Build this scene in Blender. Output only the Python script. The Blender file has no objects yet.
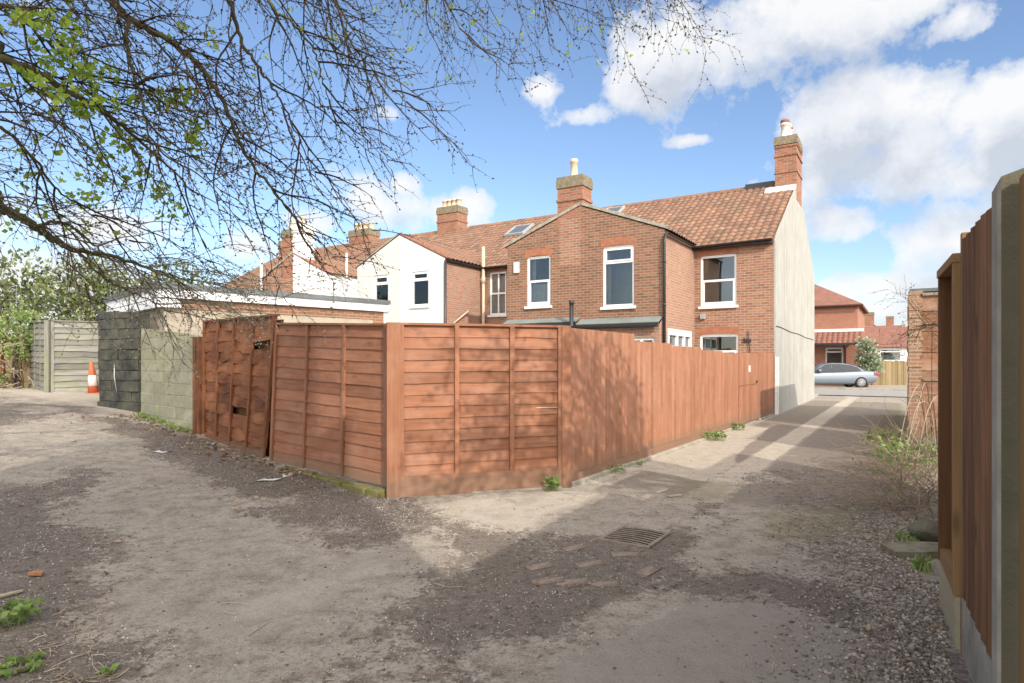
import bpy, bmesh, math, random
import numpy as np
from mathutils import Vector, Matrix, noise as mnoise
R = math.radians
rng = random.Random(7)
nr = np.random.RandomState(11)
scene = bpy.context.scene
col = scene.collection

# ------------------------------------------------------------------ camera
CAM_H = 1.55
cam = bpy.data.objects.new('camera', bpy.data.cameras.new('camera'))
col.objects.link(cam)
cam.location = (0, 0, CAM_H)
cam.rotation_euler = (R(90), 0, 0)
cam.data.sensor_width = 36
cam.data.lens = 22.0
cam.data.shift_y = 0.02
cam.data.clip_start = 0.05
cam.data.clip_end = 4000
scene.camera = cam

# layout: the alley and terrace share one frame (n across the alley, t along it)
NX, NY = 0.847, -0.532
OX, OY = 7.78, 18.6
ANG = math.atan2(NY, NX)
def W(n, t): return (OX + n * NX + t * -NY, OY + n * NY + t * NX)
def smooth(a, b, x):
    t = np.clip((x - a) / (b - a), 0, 1)
    return t * t * (3 - 2 * t)
def ground_z(x, y):
    w = -0.72 * (x + 1.34) + 0.69 * (y - 7.2)
    return 0.8 * smooth(-1, 17, w) * smooth(3, -3, x * 0.9 + 0.2) - 0.0
# ground point seen in a direction (survey of the photograph, used as plain ground coordinates)
def G(px, py):
    z = 0.0
    dx, dz = (px - 512) / 626.0, (362 - py) / 626.0
    Y = 5.0
    for _ in range(12):
        Y = (z - CAM_H) / dz
        z = float(ground_z(dx * Y, Y))
    return (dx * Y, Y)

# ------------------------------------------------------------------ noise helper (numpy)
_perm = nr.permutation(512)
_vals = nr.rand(512)
def vnoise(x, y):
    xi = np.floor(x).astype(int); yi = np.floor(y).astype(int)
    xf = x - xi; yf = y - yi
    u = xf * xf * (3 - 2 * xf); v = yf * yf * (3 - 2 * yf)
    def h(a, b): return _vals[(_perm[(a & 511)] + b * 57) & 511]
    return (h(xi, yi) * (1 - u) + h(xi + 1, yi) * u) * (1 - v) + (h(xi, yi + 1) * (1 - u) + h(xi + 1, yi + 1) * u) * v
def fbm(x, y, o=4):
    s = 0; a = 0.5; t = 0
    for k in range(o):
        s = s + a * vnoise(x * 2 ** k + 17.3 * k, y * 2 ** k + 9.1 * k); t += a; a *= 0.5
    return s / t

# ------------------------------------------------------------------ mesh builder
class MB:
    def __init__(self):
        self.v = []; self.f = []; self.uv = []; self.t = []; self.m = []; self.s = []
    def face(self, pts, uv=None, tint=0.5, mi=0, sm=False):
        b = len(self.v)
        self.v.extend([tuple(p) for p in pts])
        self.f.append(tuple(range(b, b + len(pts))))
        self.uv.append(uv); self.t.append(tint); self.m.append(mi); self.s.append(sm)
    def idx(self, verts, faces, tint=0.5, mi=0, sm=False, uvs=None):
        b = len(self.v)
        self.v.extend([tuple(p) for p in verts])
        for k, f in enumerate(faces):
            self.f.append(tuple(b + i for i in f))
            self.uv.append(uvs[k] if uvs else None)
            self.t.append(tint[k] if isinstance(tint, (list, tuple)) else tint); self.m.append(mi); self.s.append(sm)
    def box(self, x0, x1, y0, y1, z0, z1, tint=0.5, mi=0, grain=None, M=None):
        P = [(x0, y0, z0), (x1, y0, z0), (x1, y1, z0), (x0, y1, z0), (x0, y0, z1), (x1, y0, z1), (x1, y1, z1), (x0, y1, z1)]
        F = [(0, 3, 2, 1), (4, 5, 6, 7), (0, 1, 5, 4), (1, 2, 6, 5), (2, 3, 7, 6), (3, 0, 4, 7)]
        uvs = None
        if grain is not None:
            g = 'xyz'.index(grain); oth = [i for i in range(3) if i != g]
            o1, o2 = rng.random() * 50, rng.random() * 50
            uvs = []
            for f in F:
                uvs.append([(P[i][oth[0]] + P[i][oth[1]] + o1, P[i][g] + o2) for i in f])
        if M is not None: P = [M @ Vector(p) for p in P]
        self.idx(P, F, tint, mi, False, uvs)
    def hexa(self, P, tint=0.5, mi=0, uvs=None):
        F = [(0, 3, 2, 1), (4, 5, 6, 7), (0, 1, 5, 4), (1, 2, 6, 5), (2, 3, 7, 6), (3, 0, 4, 7)]
        self.idx(P, F, tint, mi, False, uvs)
    def prism(self, poly, axis, a0, a1, tint=0.5, mi=0):
        # poly: list of 2d points in the plane of the other two axes
        def mk(p, a):
            q = list(p); q.insert('xyz'.index(axis), a); return tuple(q)
        n = len(poly)
        self.face([mk(p, a0) for p in poly][::-1], tint=tint, mi=mi)
        self.face([mk(p, a1) for p in poly], tint=tint, mi=mi)
        for i in range(n):
            j = (i + 1) % n
            self.face([mk(poly[i], a0), mk(poly[j], a0), mk(poly[j], a1), mk(poly[i], a1)], tint=tint, mi=mi)
    def tube(self, pts, rad, n=6, tint=0.5, mi=0, cap=True, sm=True):
        pts = [Vector(p) for p in pts]
        if not isinstance(rad, (list, tuple)): rad = [rad] * len(pts)
        V = []; F = []; U = []
        d0 = (pts[1] - pts[0]).normalized()
        ref = Vector((0, 0, 1)) if abs(d0.z) < 0.9 else Vector((1, 0, 0))
        side = d0.cross(ref).normalized(); L = 0; Ls = []
        for i, p in enumerate(pts):
            d = (pts[min(i + 1, len(pts) - 1)] - pts[max(i - 1, 0)]).normalized()
            side = (side - d * side.dot(d))
            side = side.normalized() if side.length > 1e-5 else d.orthogonal().normalized()
            up = d.cross(side)
            if i: L += (p - pts[i - 1]).length
            Ls.append(L)
            for k in range(n):
                a = 2 * math.pi * k / n
                V.append(p + (side * math.cos(a) + up * math.sin(a)) * rad[i])
        for i in range(len(pts) - 1):
            for k in range(n):
                k2 = (k + 1) % n
                F.append((i * n + k, i * n + k2, (i + 1) * n + k2, (i + 1) * n + k))
                U.append([(k * .05, Ls[i]), (k * .05 + .05, Ls[i]), (k * .05 + .05, Ls[i + 1]), (k * .05, Ls[i + 1])])
        if cap:
            F.append(tuple(range(n))[::-1]); U.append([(0, 0)] * n)
            F.append(tuple((len(pts) - 1) * n + k for k in range(n))); U.append([(0, 0)] * n)
        self.idx(V, F, tint, mi, sm, U)
    def lathe(self, prof, c=(0, 0, 0), n=16, tint=0.5, mi=0, sm=True):
        V = []; F = []
        for r, z in prof:
            for k in range(n):
                a = 2 * math.pi * k / n
                V.append((c[0] + r * math.cos(a), c[1] + r * math.sin(a), c[2] + z))
        for i in range(len(prof) - 1):
            for k in range(n):
                k2 = (k + 1) % n
                F.append((i * n + k, i * n + k2, (i + 1) * n + k2, (i + 1) * n + k))
        F.append(tuple(range(n))[::-1]); F.append(tuple((len(prof) - 1) * n + k for k in range(n)))
        self.idx(V, F, tint, mi, sm)
    def build(self, name, mats, parent=None, origin=(0, 0, 0), bevel=0):
        me = bpy.data.meshes.new(name)
        o = Vector(origin)
        me.from_pydata([tuple(Vector(p) - o) for p in self.v], [], self.f)
        if not isinstance(mats, (list, tuple)): mats = [mats]
        for m in mats: me.materials.append(m)
        uvl = me.uv_layers.new(name='uv')
        data = np.zeros((len(me.loops), 2), dtype=np.float32)
        li = 0
        for k, f in enumerate(self.f):
            u = self.uv[k]
            if u is None:
                p = [Vector(self.v[i]) for i in f]
                nrm = Vector((0, 0, 0))
                for i in range(1, len(p) - 1): nrm += (p[i] - p[0]).cross(p[i + 1] - p[0])
                nrm = nrm.normalized() if nrm.length > 0 else Vector((0, 0, 1))
                if abs(nrm.z) > 0.8: u = [(q.x, q.y) for q in p]
                else:
                    tg = Vector((-nrm.y, nrm.x, 0)).normalized()
                    u = [(q.dot(tg), q.z) for q in p]
            for q in u:
                data[li] = q; li += 1
        uvl.data.foreach_set('uv', data.ravel())
        at = me.attributes.new('tint', 'FLOAT', 'FACE')
        at.data.foreach_set('value', np.array(self.t, dtype=np.float32))
        me.polygons.foreach_set('material_index', np.array(self.m, dtype=np.int32))
        me.polygons.foreach_set('use_smooth', np.array(self.s, dtype=bool))
        me.update()
        ob = bpy.data.objects.new(name, me)
        col.objects.link(ob)
        if parent is not None: ob.parent = parent
        else: ob.location = o
        if bevel:
            md = ob.modifiers.new('bev', 'BEVEL'); md.width = bevel; md.segments = 2; md.limit_method = 'ANGLE'
        return ob

def tag(o, label=None, cat=None, group=None, kind=None):
    if label: o['label'] = label
    if cat: o['category'] = cat
    if group: o['group'] = group
    if kind: o['kind'] = kind
    return o
def thing(name, label, cat, loc=(0, 0, 0), rz=0, group=None):
    e = bpy.data.objects.new(name, None)
    col.objects.link(e)
    e.empty_display_size = 0.2
    e.location = loc; e.rotation_euler = (0, 0, rz)
    return tag(e, label, cat, group)

# ------------------------------------------------------------------ materials
class NT:
    def __init__(self, name):
        self.mat = bpy.data.materials.new(name); self.mat.use_nodes = True
        self.t = self.mat.node_tree; self.t.nodes.clear()
        self.out = self.n('ShaderNodeOutputMaterial'); self.bsdf = self.n('ShaderNodeBsdfPrincipled')
        self.l(self.bsdf.outputs[0], self.out.inputs[0])
    def n(self, typ, **kw):
        nd = self.t.nodes.new(typ)
        for k, v in kw.items(): setattr(nd, k, v)
        return nd
    def l(self, a, b): self.t.links.new(a, b)
    def set(self, nd, **kw):
        for k, v in kw.items():
            s = nd.inputs[k.replace('_', ' ')] if k.replace('_', ' ') in nd.inputs else nd.inputs[k]
            if hasattr(v, 'is_output'): self.l(v, s)
            else: s.default_value = v
        return nd
    def coord(self, kind='Object'): return self.n('ShaderNodeTexCoord').outputs[kind]
    def uv(self): return self.coord('UV')
    def attr(self, name, out='Fac'): return self.n('ShaderNodeAttribute', attribute_name=name).outputs[out]
    def mapping(self, vec, scale=(1, 1, 1), loc=(0, 0, 0)):
        m = self.n('ShaderNodeMapping'); self.l(vec, m.inputs[0]); m.inputs['Scale'].default_value = scale; m.inputs['Location'].default_value = loc
        return m.outputs[0]
    def noise(self, vec, scale, detail=4, rough=0.6, out='Fac'):
        nd = self.n('ShaderNodeTexNoise'); self.l(vec, nd.inputs['Vector'])
        nd.inputs['Scale'].default_value = scale; nd.inputs['Detail'].default_value = detail; nd.inputs['Roughness'].default_value = rough
        return nd.outputs[out]
    def ramp(self, fac, stops, interp='LINEAR'):
        r = self.n('ShaderNodeValToRGB'); self.l(fac, r.inputs[0]); r.color_ramp.interpolation = interp
        e = r.color_ramp.elements
        while len(e) < len(stops): e.new(0.5)
        for i, (p, c) in enumerate(stops):
            e[i].position = p
            e[i].color = (c, c, c, 1) if isinstance(c, (int, float)) else (c[0], c[1], c[2], 1)
        return r.outputs[0]
    def math(self, op, a, b=None, c=None, clamp=False):
        m = self.n('ShaderNodeMath', operation=op, use_clamp=clamp)
        for i, x in enumerate((a, b, c)):
            if x is None: continue
            if hasattr(x, 'is_output'): self.l(x, m.inputs[i])
            else: m.inputs[i].default_value = x
        return m.outputs[0]
    def mix(self, fac, a, b, mode='MIX'):
        m = self.n('ShaderNodeMix', data_type='RGBA', blend_type=mode)
        for s, x in ((m.inputs[0], fac), (m.inputs[6], a), (m.inputs[7], b)):
            if hasattr(x, 'is_output'): self.l(x, s)
            elif isinstance(x, (int, float)): s.default_value = x if s.type == 'VALUE' else (x, x, x, 1)
            else: s.default_value = (x[0], x[1], x[2], 1)
        return m.outputs[2]
    def bump(self, h, strength=0.5, dist=0.01, normal=None):
        b = self.n('ShaderNodeBump'); self.l(h, b.inputs['Height']); b.inputs['Strength'].default_value = strength; b.inputs['Distance'].default_value = dist
        if normal is not None: self.l(normal, b.inputs['Normal'])
        return b.outputs[0]
    def done(self, color=None, rough=0.8, normal=None, spec=0.3, metal=0.0):
        b = self.bsdf
        if color is not None:
            if hasattr(color, 'is_output'): self.l(color, b.inputs['Base Color'])
            else: b.inputs['Base Color'].default_value = (*color, 1)
        if hasattr(rough, 'is_output'): self.l(rough, b.inputs['Roughness'])
        else: b.inputs['Roughness'].default_value = rough
        b.inputs['Specular IOR Level'].default_value = spec
        b.inputs['Metallic'].default_value = metal
        if normal is not None: self.l(normal, b.inputs['Normal'])
        return self.mat

def m_brick(name, c1, c2, c3, mortar, dirt=0.35, vary=1.0, white=0.0):
    k = NT(name); uv = k.uv()
    b = k.n('ShaderNodeTexBrick'); k.l(uv, b.inputs['Vector'])
    b.offset = 0.5
    b.inputs['Scale'].default_value = 1.0; b.inputs['Brick Width'].default_value = 0.235; b.inputs['Row Height'].default_value = 0.078
    b.inputs['Mortar Size'].default_value = 0.010; b.inputs['Mortar Smooth'].default_value = 0.3; b.inputs['Bias'].default_value = 0.0
    b.inputs['Color1'].default_value = (0, 0, 0, 1); b.inputs['Color2'].default_value = (1, 1, 1, 1); b.inputs['Mortar'].default_value = (0.5, 0.5, 0.5, 1)
    colr = k.ramp(b.outputs['Color'], [(0.0, c2), (0.45, c1), (0.8, c1), (1.0, c3)])
    n1 = k.noise(uv, 0.9, 5, 0.65); n2 = k.noise(uv, 14, 3)
    colr = k.mix(k.ramp(n1, [(0.35, 0.0), (0.75, dirt)]), colr, tuple(x * 0.55 for x in c2))
    colr = k.mix(0.35, colr, k.mix(n2, tuple(x * 0.7 for x in c1), tuple(min(1, x * 1.35) for x in c1)))
    mc = k.mix(k.noise(uv, 3.0), mortar, tuple(x * 0.65 for x in mortar))
    colr = k.mix(b.outputs['Fac'], colr, mc)
    h = k.math('SUBTRACT', k.math('MULTIPLY', n2, 0.25), b.outputs['Fac'])
    return k.done(colr, 0.9, k.bump(h, 0.6, 0.008), 0.2)

def m_wood(name, base, dark, rough=0.75, tintamt=0.5, knots=0.0, su=26.0, sv=1.6, weather=None, spec=0.25, streak=0.5, splash=False):
    k = NT(name); uv = k.uv()
    g = k.noise(k.mapping(uv, (su, sv, 1)), 1.0, 6, 0.65)
    g2 = k.noise(k.mapping(uv, (su * 0.25, sv * 0.5, 1), (3, 7, 0)), 1.0, 3, 0.5)
    c = k.mix(k.ramp(g, [(0.32, streak), (0.66, 0.0)]), base, dark)
    c = k.mix(k.ramp(g2, [(0.4, 0.0), (0.8, 0.55)]), c, tuple(x * 0.72 for x in base))
    t = k.attr('tint')
    f = k.math('MULTIPLY_ADD', t, tintamt, 1.0 - tintamt / 2)
    mul = k.n('ShaderNodeCombineColor')
    for i in range(3): k.l(f, mul.inputs[i])
    c = k.mix(1.0, c, mul.outputs[0], 'MULTIPLY')
    if knots:
        v = k.n('ShaderNodeTexVoronoi'); k.l(k.mapping(uv, (7, 2.2, 1)), v.inputs['Vector']); v.inputs['Scale'].default_value = 1.0
        c = k.mix(k.ramp(v.outputs['Distance'], [(0.05, knots), (0.22, 0.0)]), c, tuple(x * 0.35 for x in dark))
    if weather:
        w = k.noise(uv, 1.3, 5, 0.7)
        c = k.mix(k.ramp(w, [(0.45, 0.0), (0.7, 0.7)]), c, weather)
    if splash:      # mud and algae thrown up on the lowest boards, with drips of old stain
        geo = k.n('ShaderNodeNewGeometry'); sx = k.n('ShaderNodeSeparateXYZ'); k.l(geo.outputs['Position'], sx.inputs[0])
        hgt = k.math('ADD', sx.outputs[2], k.math('MULTIPLY', k.noise(k.mapping(uv, (9, 2, 1)), 1.0, 5, 0.7), -0.32))
        c = k.mix(k.ramp(hgt, [(-0.0, 0.55), (0.16, 0.0)]), c, splash if isinstance(splash, tuple) else (0.17, 0.125, 0.085))
        sp_ = k.noise(k.mapping(uv, (5, 5, 1)), 1.0, 6, 0.8)
        c = k.mix(k.ramp(sp_, [(0.60, 0.0), (0.70, 0.55)]), c, tuple(x * 0.55 for x in dark))
    return k.done(c, rough, k.bump(g, 0.35, 0.004), spec)

def m_plain(name, c, rough=0.6, var=0.15, scale=3.0, spec=0.4, metal=0.0, bump=0.0, c2=None, bscale=60):
    k = NT(name); co = k.coord('Object')
    n = k.noise(co, scale, 5, 0.6)
    colr = k.mix(k.ramp(n, [(0.35, 0.0), (0.7, 1.0)]), c, c2 if c2 else tuple(x * (1 - var) for x in c))
    nm = k.bump(k.noise(co, bscale, 3), bump, 0.004) if bump else None
    return k.done(colr, rough, nm, spec, metal)

def m_tile(name, c1, c2, c3, moss=0.3):
    k = NT(name); uv = k.uv(); t = k.attr('tint')
    c = k.ramp(t, [(0.0, c2), (0.35, c1), (0.75, c1), (1.0, c3)])
    n = k.noise(uv, 1.1, 6, 0.7); n2 = k.noise(uv, 22, 4)
    c = k.mix(k.ramp(n, [(0.42, 0.0), (0.72, moss)]), c, (0.09, 0.075, 0.055))
    c = k.mix(k.ramp(n2, [(0.55, 0.0), (0.75, 0.45)]), c, (0.30, 0.24, 0.19))
    return k.done(c, 0.85, k.bump(n2, 0.3, 0.005), 0.25)

def m_render(name, c, stain, amt=0.6, streak=True):
    k = NT(name); uv = k.uv()
    s = k.noise(k.mapping(uv, (3.2, 0.16, 1)), 1.0, 6, 0.65)
    n = k.noise(uv, 1.6, 6, 0.65); f = k.noise(uv, 30, 3)
    cc = k.mix(k.ramp(s, [(0.48, 0.0), (0.66, amt if streak else 0.0)]), c, stain)
    cc = k.mix(k.ramp(n, [(0.42, 0.0), (0.75, amt * 0.7)]), cc, tuple(x * 0.9 for x in stain))
    cc = k.mix(k.ramp(f, [(0.4, 0.0), (0.8, 0.12)]), cc, (0.2, 0.19, 0.16))
    return k.done(cc, 0.9, k.bump(f, 0.25, 0.006), 0.2)

def m_block(name, c1, c2, mortar, green, gz):
    k = NT(name); uv = k.uv(); t = k.attr('tint')
    n = k.noise(uv, 2.2, 6, 0.7); f = k.noise(uv, 40, 4, 0.7); g = k.noise(uv, 9, 5, 0.75)
    c = k.mix(t, c1, c2)
    c = k.mix(k.ramp(n, [(0.38, 0.0), (0.68, 0.85)]), c, green)
    c = k.mix(k.ramp(g, [(0.52, 0.0), (0.70, 0.6)]), c, tuple(x * 0.6 for x in c2))
    c = k.mix(k.ramp(f, [(0.45, 0.0), (0.75, 0.5)]), c, tuple(x * 0.5 for x in c1))
    return k.done(c, 0.92, k.bump(k.math('ADD', f, k.math('MULTIPLY', g, 1.5)), 0.8, 0.015), 0.2)

M = {}
M['brick'] = m_brick('terrace_brick', (0.315, 0.150, 0.092), (0.17, 0.085, 0.06), (0.40, 0.235, 0.14), (0.40, 0.34, 0.27), 0.4)
M['brick_dark'] = m_brick('wing_brick', (0.245, 0.112, 0.066), (0.12, 0.062, 0.042), (0.34, 0.175, 0.098), (0.33, 0.28, 0.21), 0.5)
M['brick_pink'] = m_brick('side_brick', (0.33, 0.175, 0.12), (0.24, 0.125, 0.085), (0.40, 0.23, 0.155), (0.40, 0.32, 0.25), 0.25)
M['brick_red'] = m_brick('red_brick', (0.34, 0.14, 0.085), (0.28, 0.11, 0.07), (0.39, 0.17, 0.105), (0.36, 0.26, 0.2), 0.15)
M['brick_stack'] = m_brick('stack_brick', (0.31, 0.13, 0.078), (0.15, 0.07, 0.05), (0.40, 0.20, 0.115), (0.34, 0.26, 0.19), 0.5)
M['brick_old'] = m_brick('old_pier_brick', (0.34, 0.19, 0.115), (0.22, 0.125, 0.085), (0.44, 0.28, 0.18), (0.42, 0.36, 0.28), 0.5)
M['arch'] = m_plain('arch_brick', (0.38, 0.155, 0.085), 0.9, 0.4, 9.0, 0.2, c2=(0.27, 0.11, 0.07))
M['tile'] = m_tile('clay_pantile', (0.25, 0.135, 0.088), (0.175, 0.095, 0.066), (0.295, 0.175, 0.118), 0.7)
M['tile_red'] = m_tile('red_roof_tile', (0.30, 0.12, 0.075), (0.23, 0.09, 0.06), (0.36, 0.15, 0.09), 0.2)
M['gable'] = m_render('gable_render', (0.365, 0.357, 0.325), (0.25, 0.236, 0.205), 0.7)
M['white_render'] = m_render('white_render', (0.70, 0.70, 0.69), (0.60, 0.59, 0.56), 0.4)
M['cream_render'] = m_render('cream_render', (0.56, 0.55, 0.515), (0.47, 0.455, 0.41), 0.4)
M['beige_render'] = m_render('beige_render', (0.35, 0.30, 0.235), (0.27, 0.23, 0.175), 0.6)
M['white'] = m_plain('white_upvc', (0.74, 0.74, 0.74), 0.35, 0.06, 6, 0.5)
M['fascia'] = m_plain('white_fascia', (0.72, 0.73, 0.75), 0.5, 0.18, 5, 0.4)
M['sill'] = m_plain('painted_sill', (0.74, 0.72, 0.68), 0.6, 0.2, 9, 0.3)
M['black'] = m_plain('black_plastic', (0.022, 0.022, 0.024), 0.4, 0.2, 5, 0.5)
M['lead'] = m_plain('grey_felt', (0.20, 0.225, 0.205), 0.75, 0.3, 2, 0.3, bump=0.2)
M['felt'] = m_plain('dark_felt', (0.13, 0.145, 0.15), 0.8, 0.4, 1.5, 0.3, bump=0.3)
M['coping'] = m_plain('stone_coping', (0.37, 0.335, 0.27), 0.9, 0.5, 6, 0.2, bump=0.4)
M['cap'] = m_plain('lichen_capping', (0.25, 0.205, 0.135), 0.95, 0.5, 9, 0.15, bump=0.6, c2=(0.115, 0.10, 0.078))
M['pot'] = m_plain('buff_pot', (0.62, 0.49, 0.35), 0.85, 0.3, 8, 0.2)
M['pot_white'] = m_plain('white_pot', (0.68, 0.66, 0.62), 0.85, 0.3, 12, 0.2)
M['pot_red'] = m_plain('red_pot', (0.28, 0.10, 0.07), 0.85, 0.3, 12, 0.2)
M['flash'] = m_plain('white_flashing', (0.66, 0.66, 0.65), 0.6, 0.3, 8, 0.3)
M['pipe_cream'] = m_plain('cream_pipe', (0.52, 0.43, 0.32), 0.6, 0.2, 6, 0.3)
M['grey_box'] = m_plain('grey_box', (0.35, 0.35, 0.34), 0.6, 0.2, 6, 0.3)
M['concrete'] = m_plain('concrete', (0.36, 0.325, 0.265), 0.92, 0.45, 5, 0.2, bump=0.6, c2=(0.22, 0.20, 0.16))
M['concrete_dark'] = m_plain('mossy_shaded_concrete', (0.145, 0.125, 0.088), 0.95, 0.5, 7, 0.2, bump=0.8, c2=(0.105, 0.105, 0.065))
M['block'] = m_block('green_grey_block', (0.37, 0.345, 0.26), (0.30, 0.285, 0.21), (0.23, 0.215, 0.155), (0.27, 0.28, 0.16), 0)
M['tar'] = m_block('tarred_block', (0.065, 0.067, 0.062), (0.03, 0.032, 0.033), (0.075, 0.07, 0.055), (0.15, 0.14, 0.095), 0)
M['stain'] = m_wood('red_stained_wood', (0.315, 0.137, 0.074), (0.15, 0.056, 0.029), 0.7, 0.5, 0.35, weather=(0.33, 0.175, 0.115), streak=.7, splash=True)
M['stain_dark'] = m_wood('brown_stained_wood', (0.22, 0.082, 0.034), (0.075, 0.026, 0.013), 0.7, 0.8, 0.5, weather=(0.33, 0.14, 0.06), streak=.9, splash=True)
M['stain_bright'] = m_wood('orange_stained_board', (0.325, 0.150, 0.088), (0.20, 0.082, 0.046), 0.65, 0.42, sv=0.6, weather=(0.37, 0.20, 0.13), streak=.7, splash=True)
M['old_wood'] = m_wood('weathered_dark_board', (0.30, 0.145, 0.068), (0.035, 0.018, 0.012), 0.85, 0.8, 0.9, su=13, sv=0.6, weather=(0.15, 0.075, 0.042), streak=1.0)
M['new_wood'] = m_wood('golden_timber', (0.31, 0.18, 0.08), (0.16, 0.082, 0.032), 0.75, 0.3, 0.5)
M['shade_wood'] = m_wood('shaded_brown_timber', (0.16, 0.075, 0.032), (0.07, 0.03, 0.014), 0.85, 0.3)  # darker copy of the timber, with the shade of the recess in its colour
M['pale_wood'] = m_wood('pale_timber_board', (0.42, 0.36, 0.24), (0.30, 0.25, 0.15), 0.85, 0.3)
M['grey_wood'] = m_wood('silvered_wood', (0.235, 0.228, 0.205), (0.11, 0.105, 0.09), 0.9, 0.8, 0.5, weather=(0.20, 0.21, 0.10), streak=.9)
M['tan_wood'] = m_wood('tan_fence_wood', (0.25, 0.18, 0.105), (0.13, 0.095, 0.05), 0.9, 0.7, weather=(0.15, 0.16, 0.055))
M['rust_wood'] = m_wood('orange_peeling_board', (0.31, 0.155, 0.085), (0.11, 0.05, 0.03), 0.85, 0.7, 0.7, weather=(0.43, 0.31, 0.23), splash=(0.16, 0.12, 0.07), streak=.8)
M['bark'] = m_plain('bark', (0.075, 0.055, 0.042), 0.95, 0.5, 9, 0.1, bump=0.8, c2=(0.04, 0.032, 0.026))
M['twig'] = m_plain('twig_bark', (0.075, 0.056, 0.043), 0.9, 0.4, 6, 0.1)
M['pale_twig'] = m_plain('lichened_twig_bark', (0.23, 0.20, 0.15), 0.9, 0.5, 6, 0.1, c2=(0.12, 0.10, 0.07))
M['limb'] = m_plain('mossy_limb_bark', (0.075, 0.058, 0.04), 0.95, 0.5, 7, 0.1, bump=0.8, c2=(0.10, 0.10, 0.045))
def m_leaf(name, c1, c2, c3, trans=0.35):
    k = NT(name); t = k.attr('tint')
    c = k.ramp(t, [(0.0, c1), (0.5, c2), (1.0, c3)])
    k.done(c, 0.55, None, 0.35)
    tr = k.n('ShaderNodeBsdfTranslucent'); k.l(c, tr.inputs[0])
    mx = k.n('ShaderNodeMixShader'); mx.inputs[0].default_value = trans
    k.l(k.bsdf.outputs[0], mx.inputs[1]); k.l(tr.outputs[0], mx.inputs[2]); k.l(mx.outputs[0], k.out.inputs[0])
    return k.mat
M['leaf_new'] = m_leaf('spring_leaf', (0.22, 0.34, 0.04), (0.32, 0.44, 0.06), (0.42, 0.52, 0.10), 0.55)
M['bud'] = m_leaf('olive_bud', (0.06, 0.045, 0.025), (0.11, 0.085, 0.035), (0.17, 0.16, 0.05), 0.3)
M['catkin'] = m_leaf('pale_catkin', (0.26, 0.24, 0.17), (0.34, 0.33, 0.24), (0.42, 0.41, 0.31), 0.3)
M['laurel'] = m_leaf('laurel_leaf', (0.05, 0.07, 0.025), (0.125, 0.16, 0.055), (0.30, 0.31, 0.14), 0.3)
M['grass'] = m_leaf('weed_leaf', (0.15, 0.23, 0.06), (0.25, 0.34, 0.10), (0.38, 0.46, 0.18), 0.4)
M['grey_leaf'] = m_leaf('variegated_leaf', (0.12, 0.17, 0.09), (0.24, 0.29, 0.17), (0.42, 0.46, 0.32), 0.3)
M['far_leaf'] = m_leaf('far_tree_leaf', (0.05, 0.07, 0.04), (0.085, 0.10, 0.06), (0.12, 0.125, 0.085), 0.2)
M['dry'] = m_leaf('dry_stem', (0.24, 0.17, 0.12), (0.36, 0.27, 0.19), (0.50, 0.42, 0.31), 0.1)
M['dead_leaf'] = m_leaf('dead_leaf', (0.14, 0.085, 0.05), (0.27, 0.17, 0.10), (0.46, 0.34, 0.22), 0.2)
M['petal'] = m_leaf('fallen_petal', (0.33, 0.28, 0.245), (0.48, 0.42, 0.385), (0.66, 0.60, 0.57), 0.2)
M['stone'] = m_leaf('gravel_stone', (0.12, 0.09, 0.068), (0.24, 0.195, 0.155), (0.44, 0.38, 0.31), 0.0)
M['soil'] = m_leaf('soil_crumb', (0.07, 0.054, 0.044), (0.13, 0.10, 0.082), (0.21, 0.17, 0.14), 0.0)
M['moss'] = m_plain('moss', (0.13, 0.155, 0.035), 0.95, 0.6, 9, 0.1, bump=0.9, c2=(0.23, 0.165, 0.11), bscale=90)
M['iron'] = m_plain('rusty_iron', (0.28, 0.225, 0.18), 0.75, 0.5, 12, 0.4, bump=0.5)
M['plastic'] = m_plain('white_plastic_scrap', (0.62, 0.62, 0.60), 0.5, 0.3, 20, 0.4)
M['tyre'] = m_plain('tyre_rubber', (0.02, 0.02, 0.02), 0.8, 0.2, 9, 0.3)
M['alloy'] = m_plain('alloy_rim', (0.33, 0.335, 0.345), 0.35, 0.1, 9, 0.5, metal=0.6)
M['orange'] = m_plain('cone_orange', (0.52, 0.13, 0.055), 0.6, 0.25, 6, 0.4)
M['cone_white'] = m_plain('cone_sleeve', (0.66, 0.64, 0.60), 0.6, 0.25, 6, 0.4)
M['redlamp'] = m_plain('red_lamp', (0.26, 0.025, 0.03), 0.25, 0.1, 6, 0.6)
M['terracotta'] = m_plain('terracotta_bit', (0.40, 0.19, 0.095), 0.85, 0.3, 12, 0.2)
def m_glass(name, c=(0.9, 0.93, 0.93), refl=1.0):
    k = NT(name); co = k.coord('Object')
    nm = k.bump(k.noise(co, 1.7, 2), 0.05, 0.02)
    tr = k.n('ShaderNodeBsdfTransparent'); tr.inputs[0].default_value = (*c, 1)
    gl = k.n('ShaderNodeBsdfGlossy'); gl.inputs['Roughness'].default_value = 0.02; k.l(nm, gl.inputs['Normal'])
    fr = k.n('ShaderNodeFresnel'); fr.inputs[0].default_value = 1.6; k.l(nm, fr.inputs['Normal'])
    mx_ = k.n('ShaderNodeMixShader'); k.l(k.math('MULTIPLY', fr.outputs[0], 1.6 * refl, None, True), mx_.inputs[0]); k.l(tr.outputs[0], mx_.inputs[1]); k.l(gl.outputs[0], mx_.inputs[2])
    k.l(mx_.outputs[0], k.out.inputs[0]); k.t.nodes.remove(k.bsdf)
    return k.mat
def m_darkglass(name, c, rough=0.03):
    k = NT(name); return k.done(c, rough, None, 0.5)
M['glass'] = m_glass('window_glass')
M['skyglass'] = m_darkglass('roof_window_glass', (0.10, 0.12, 0.13), 0.05)
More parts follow.
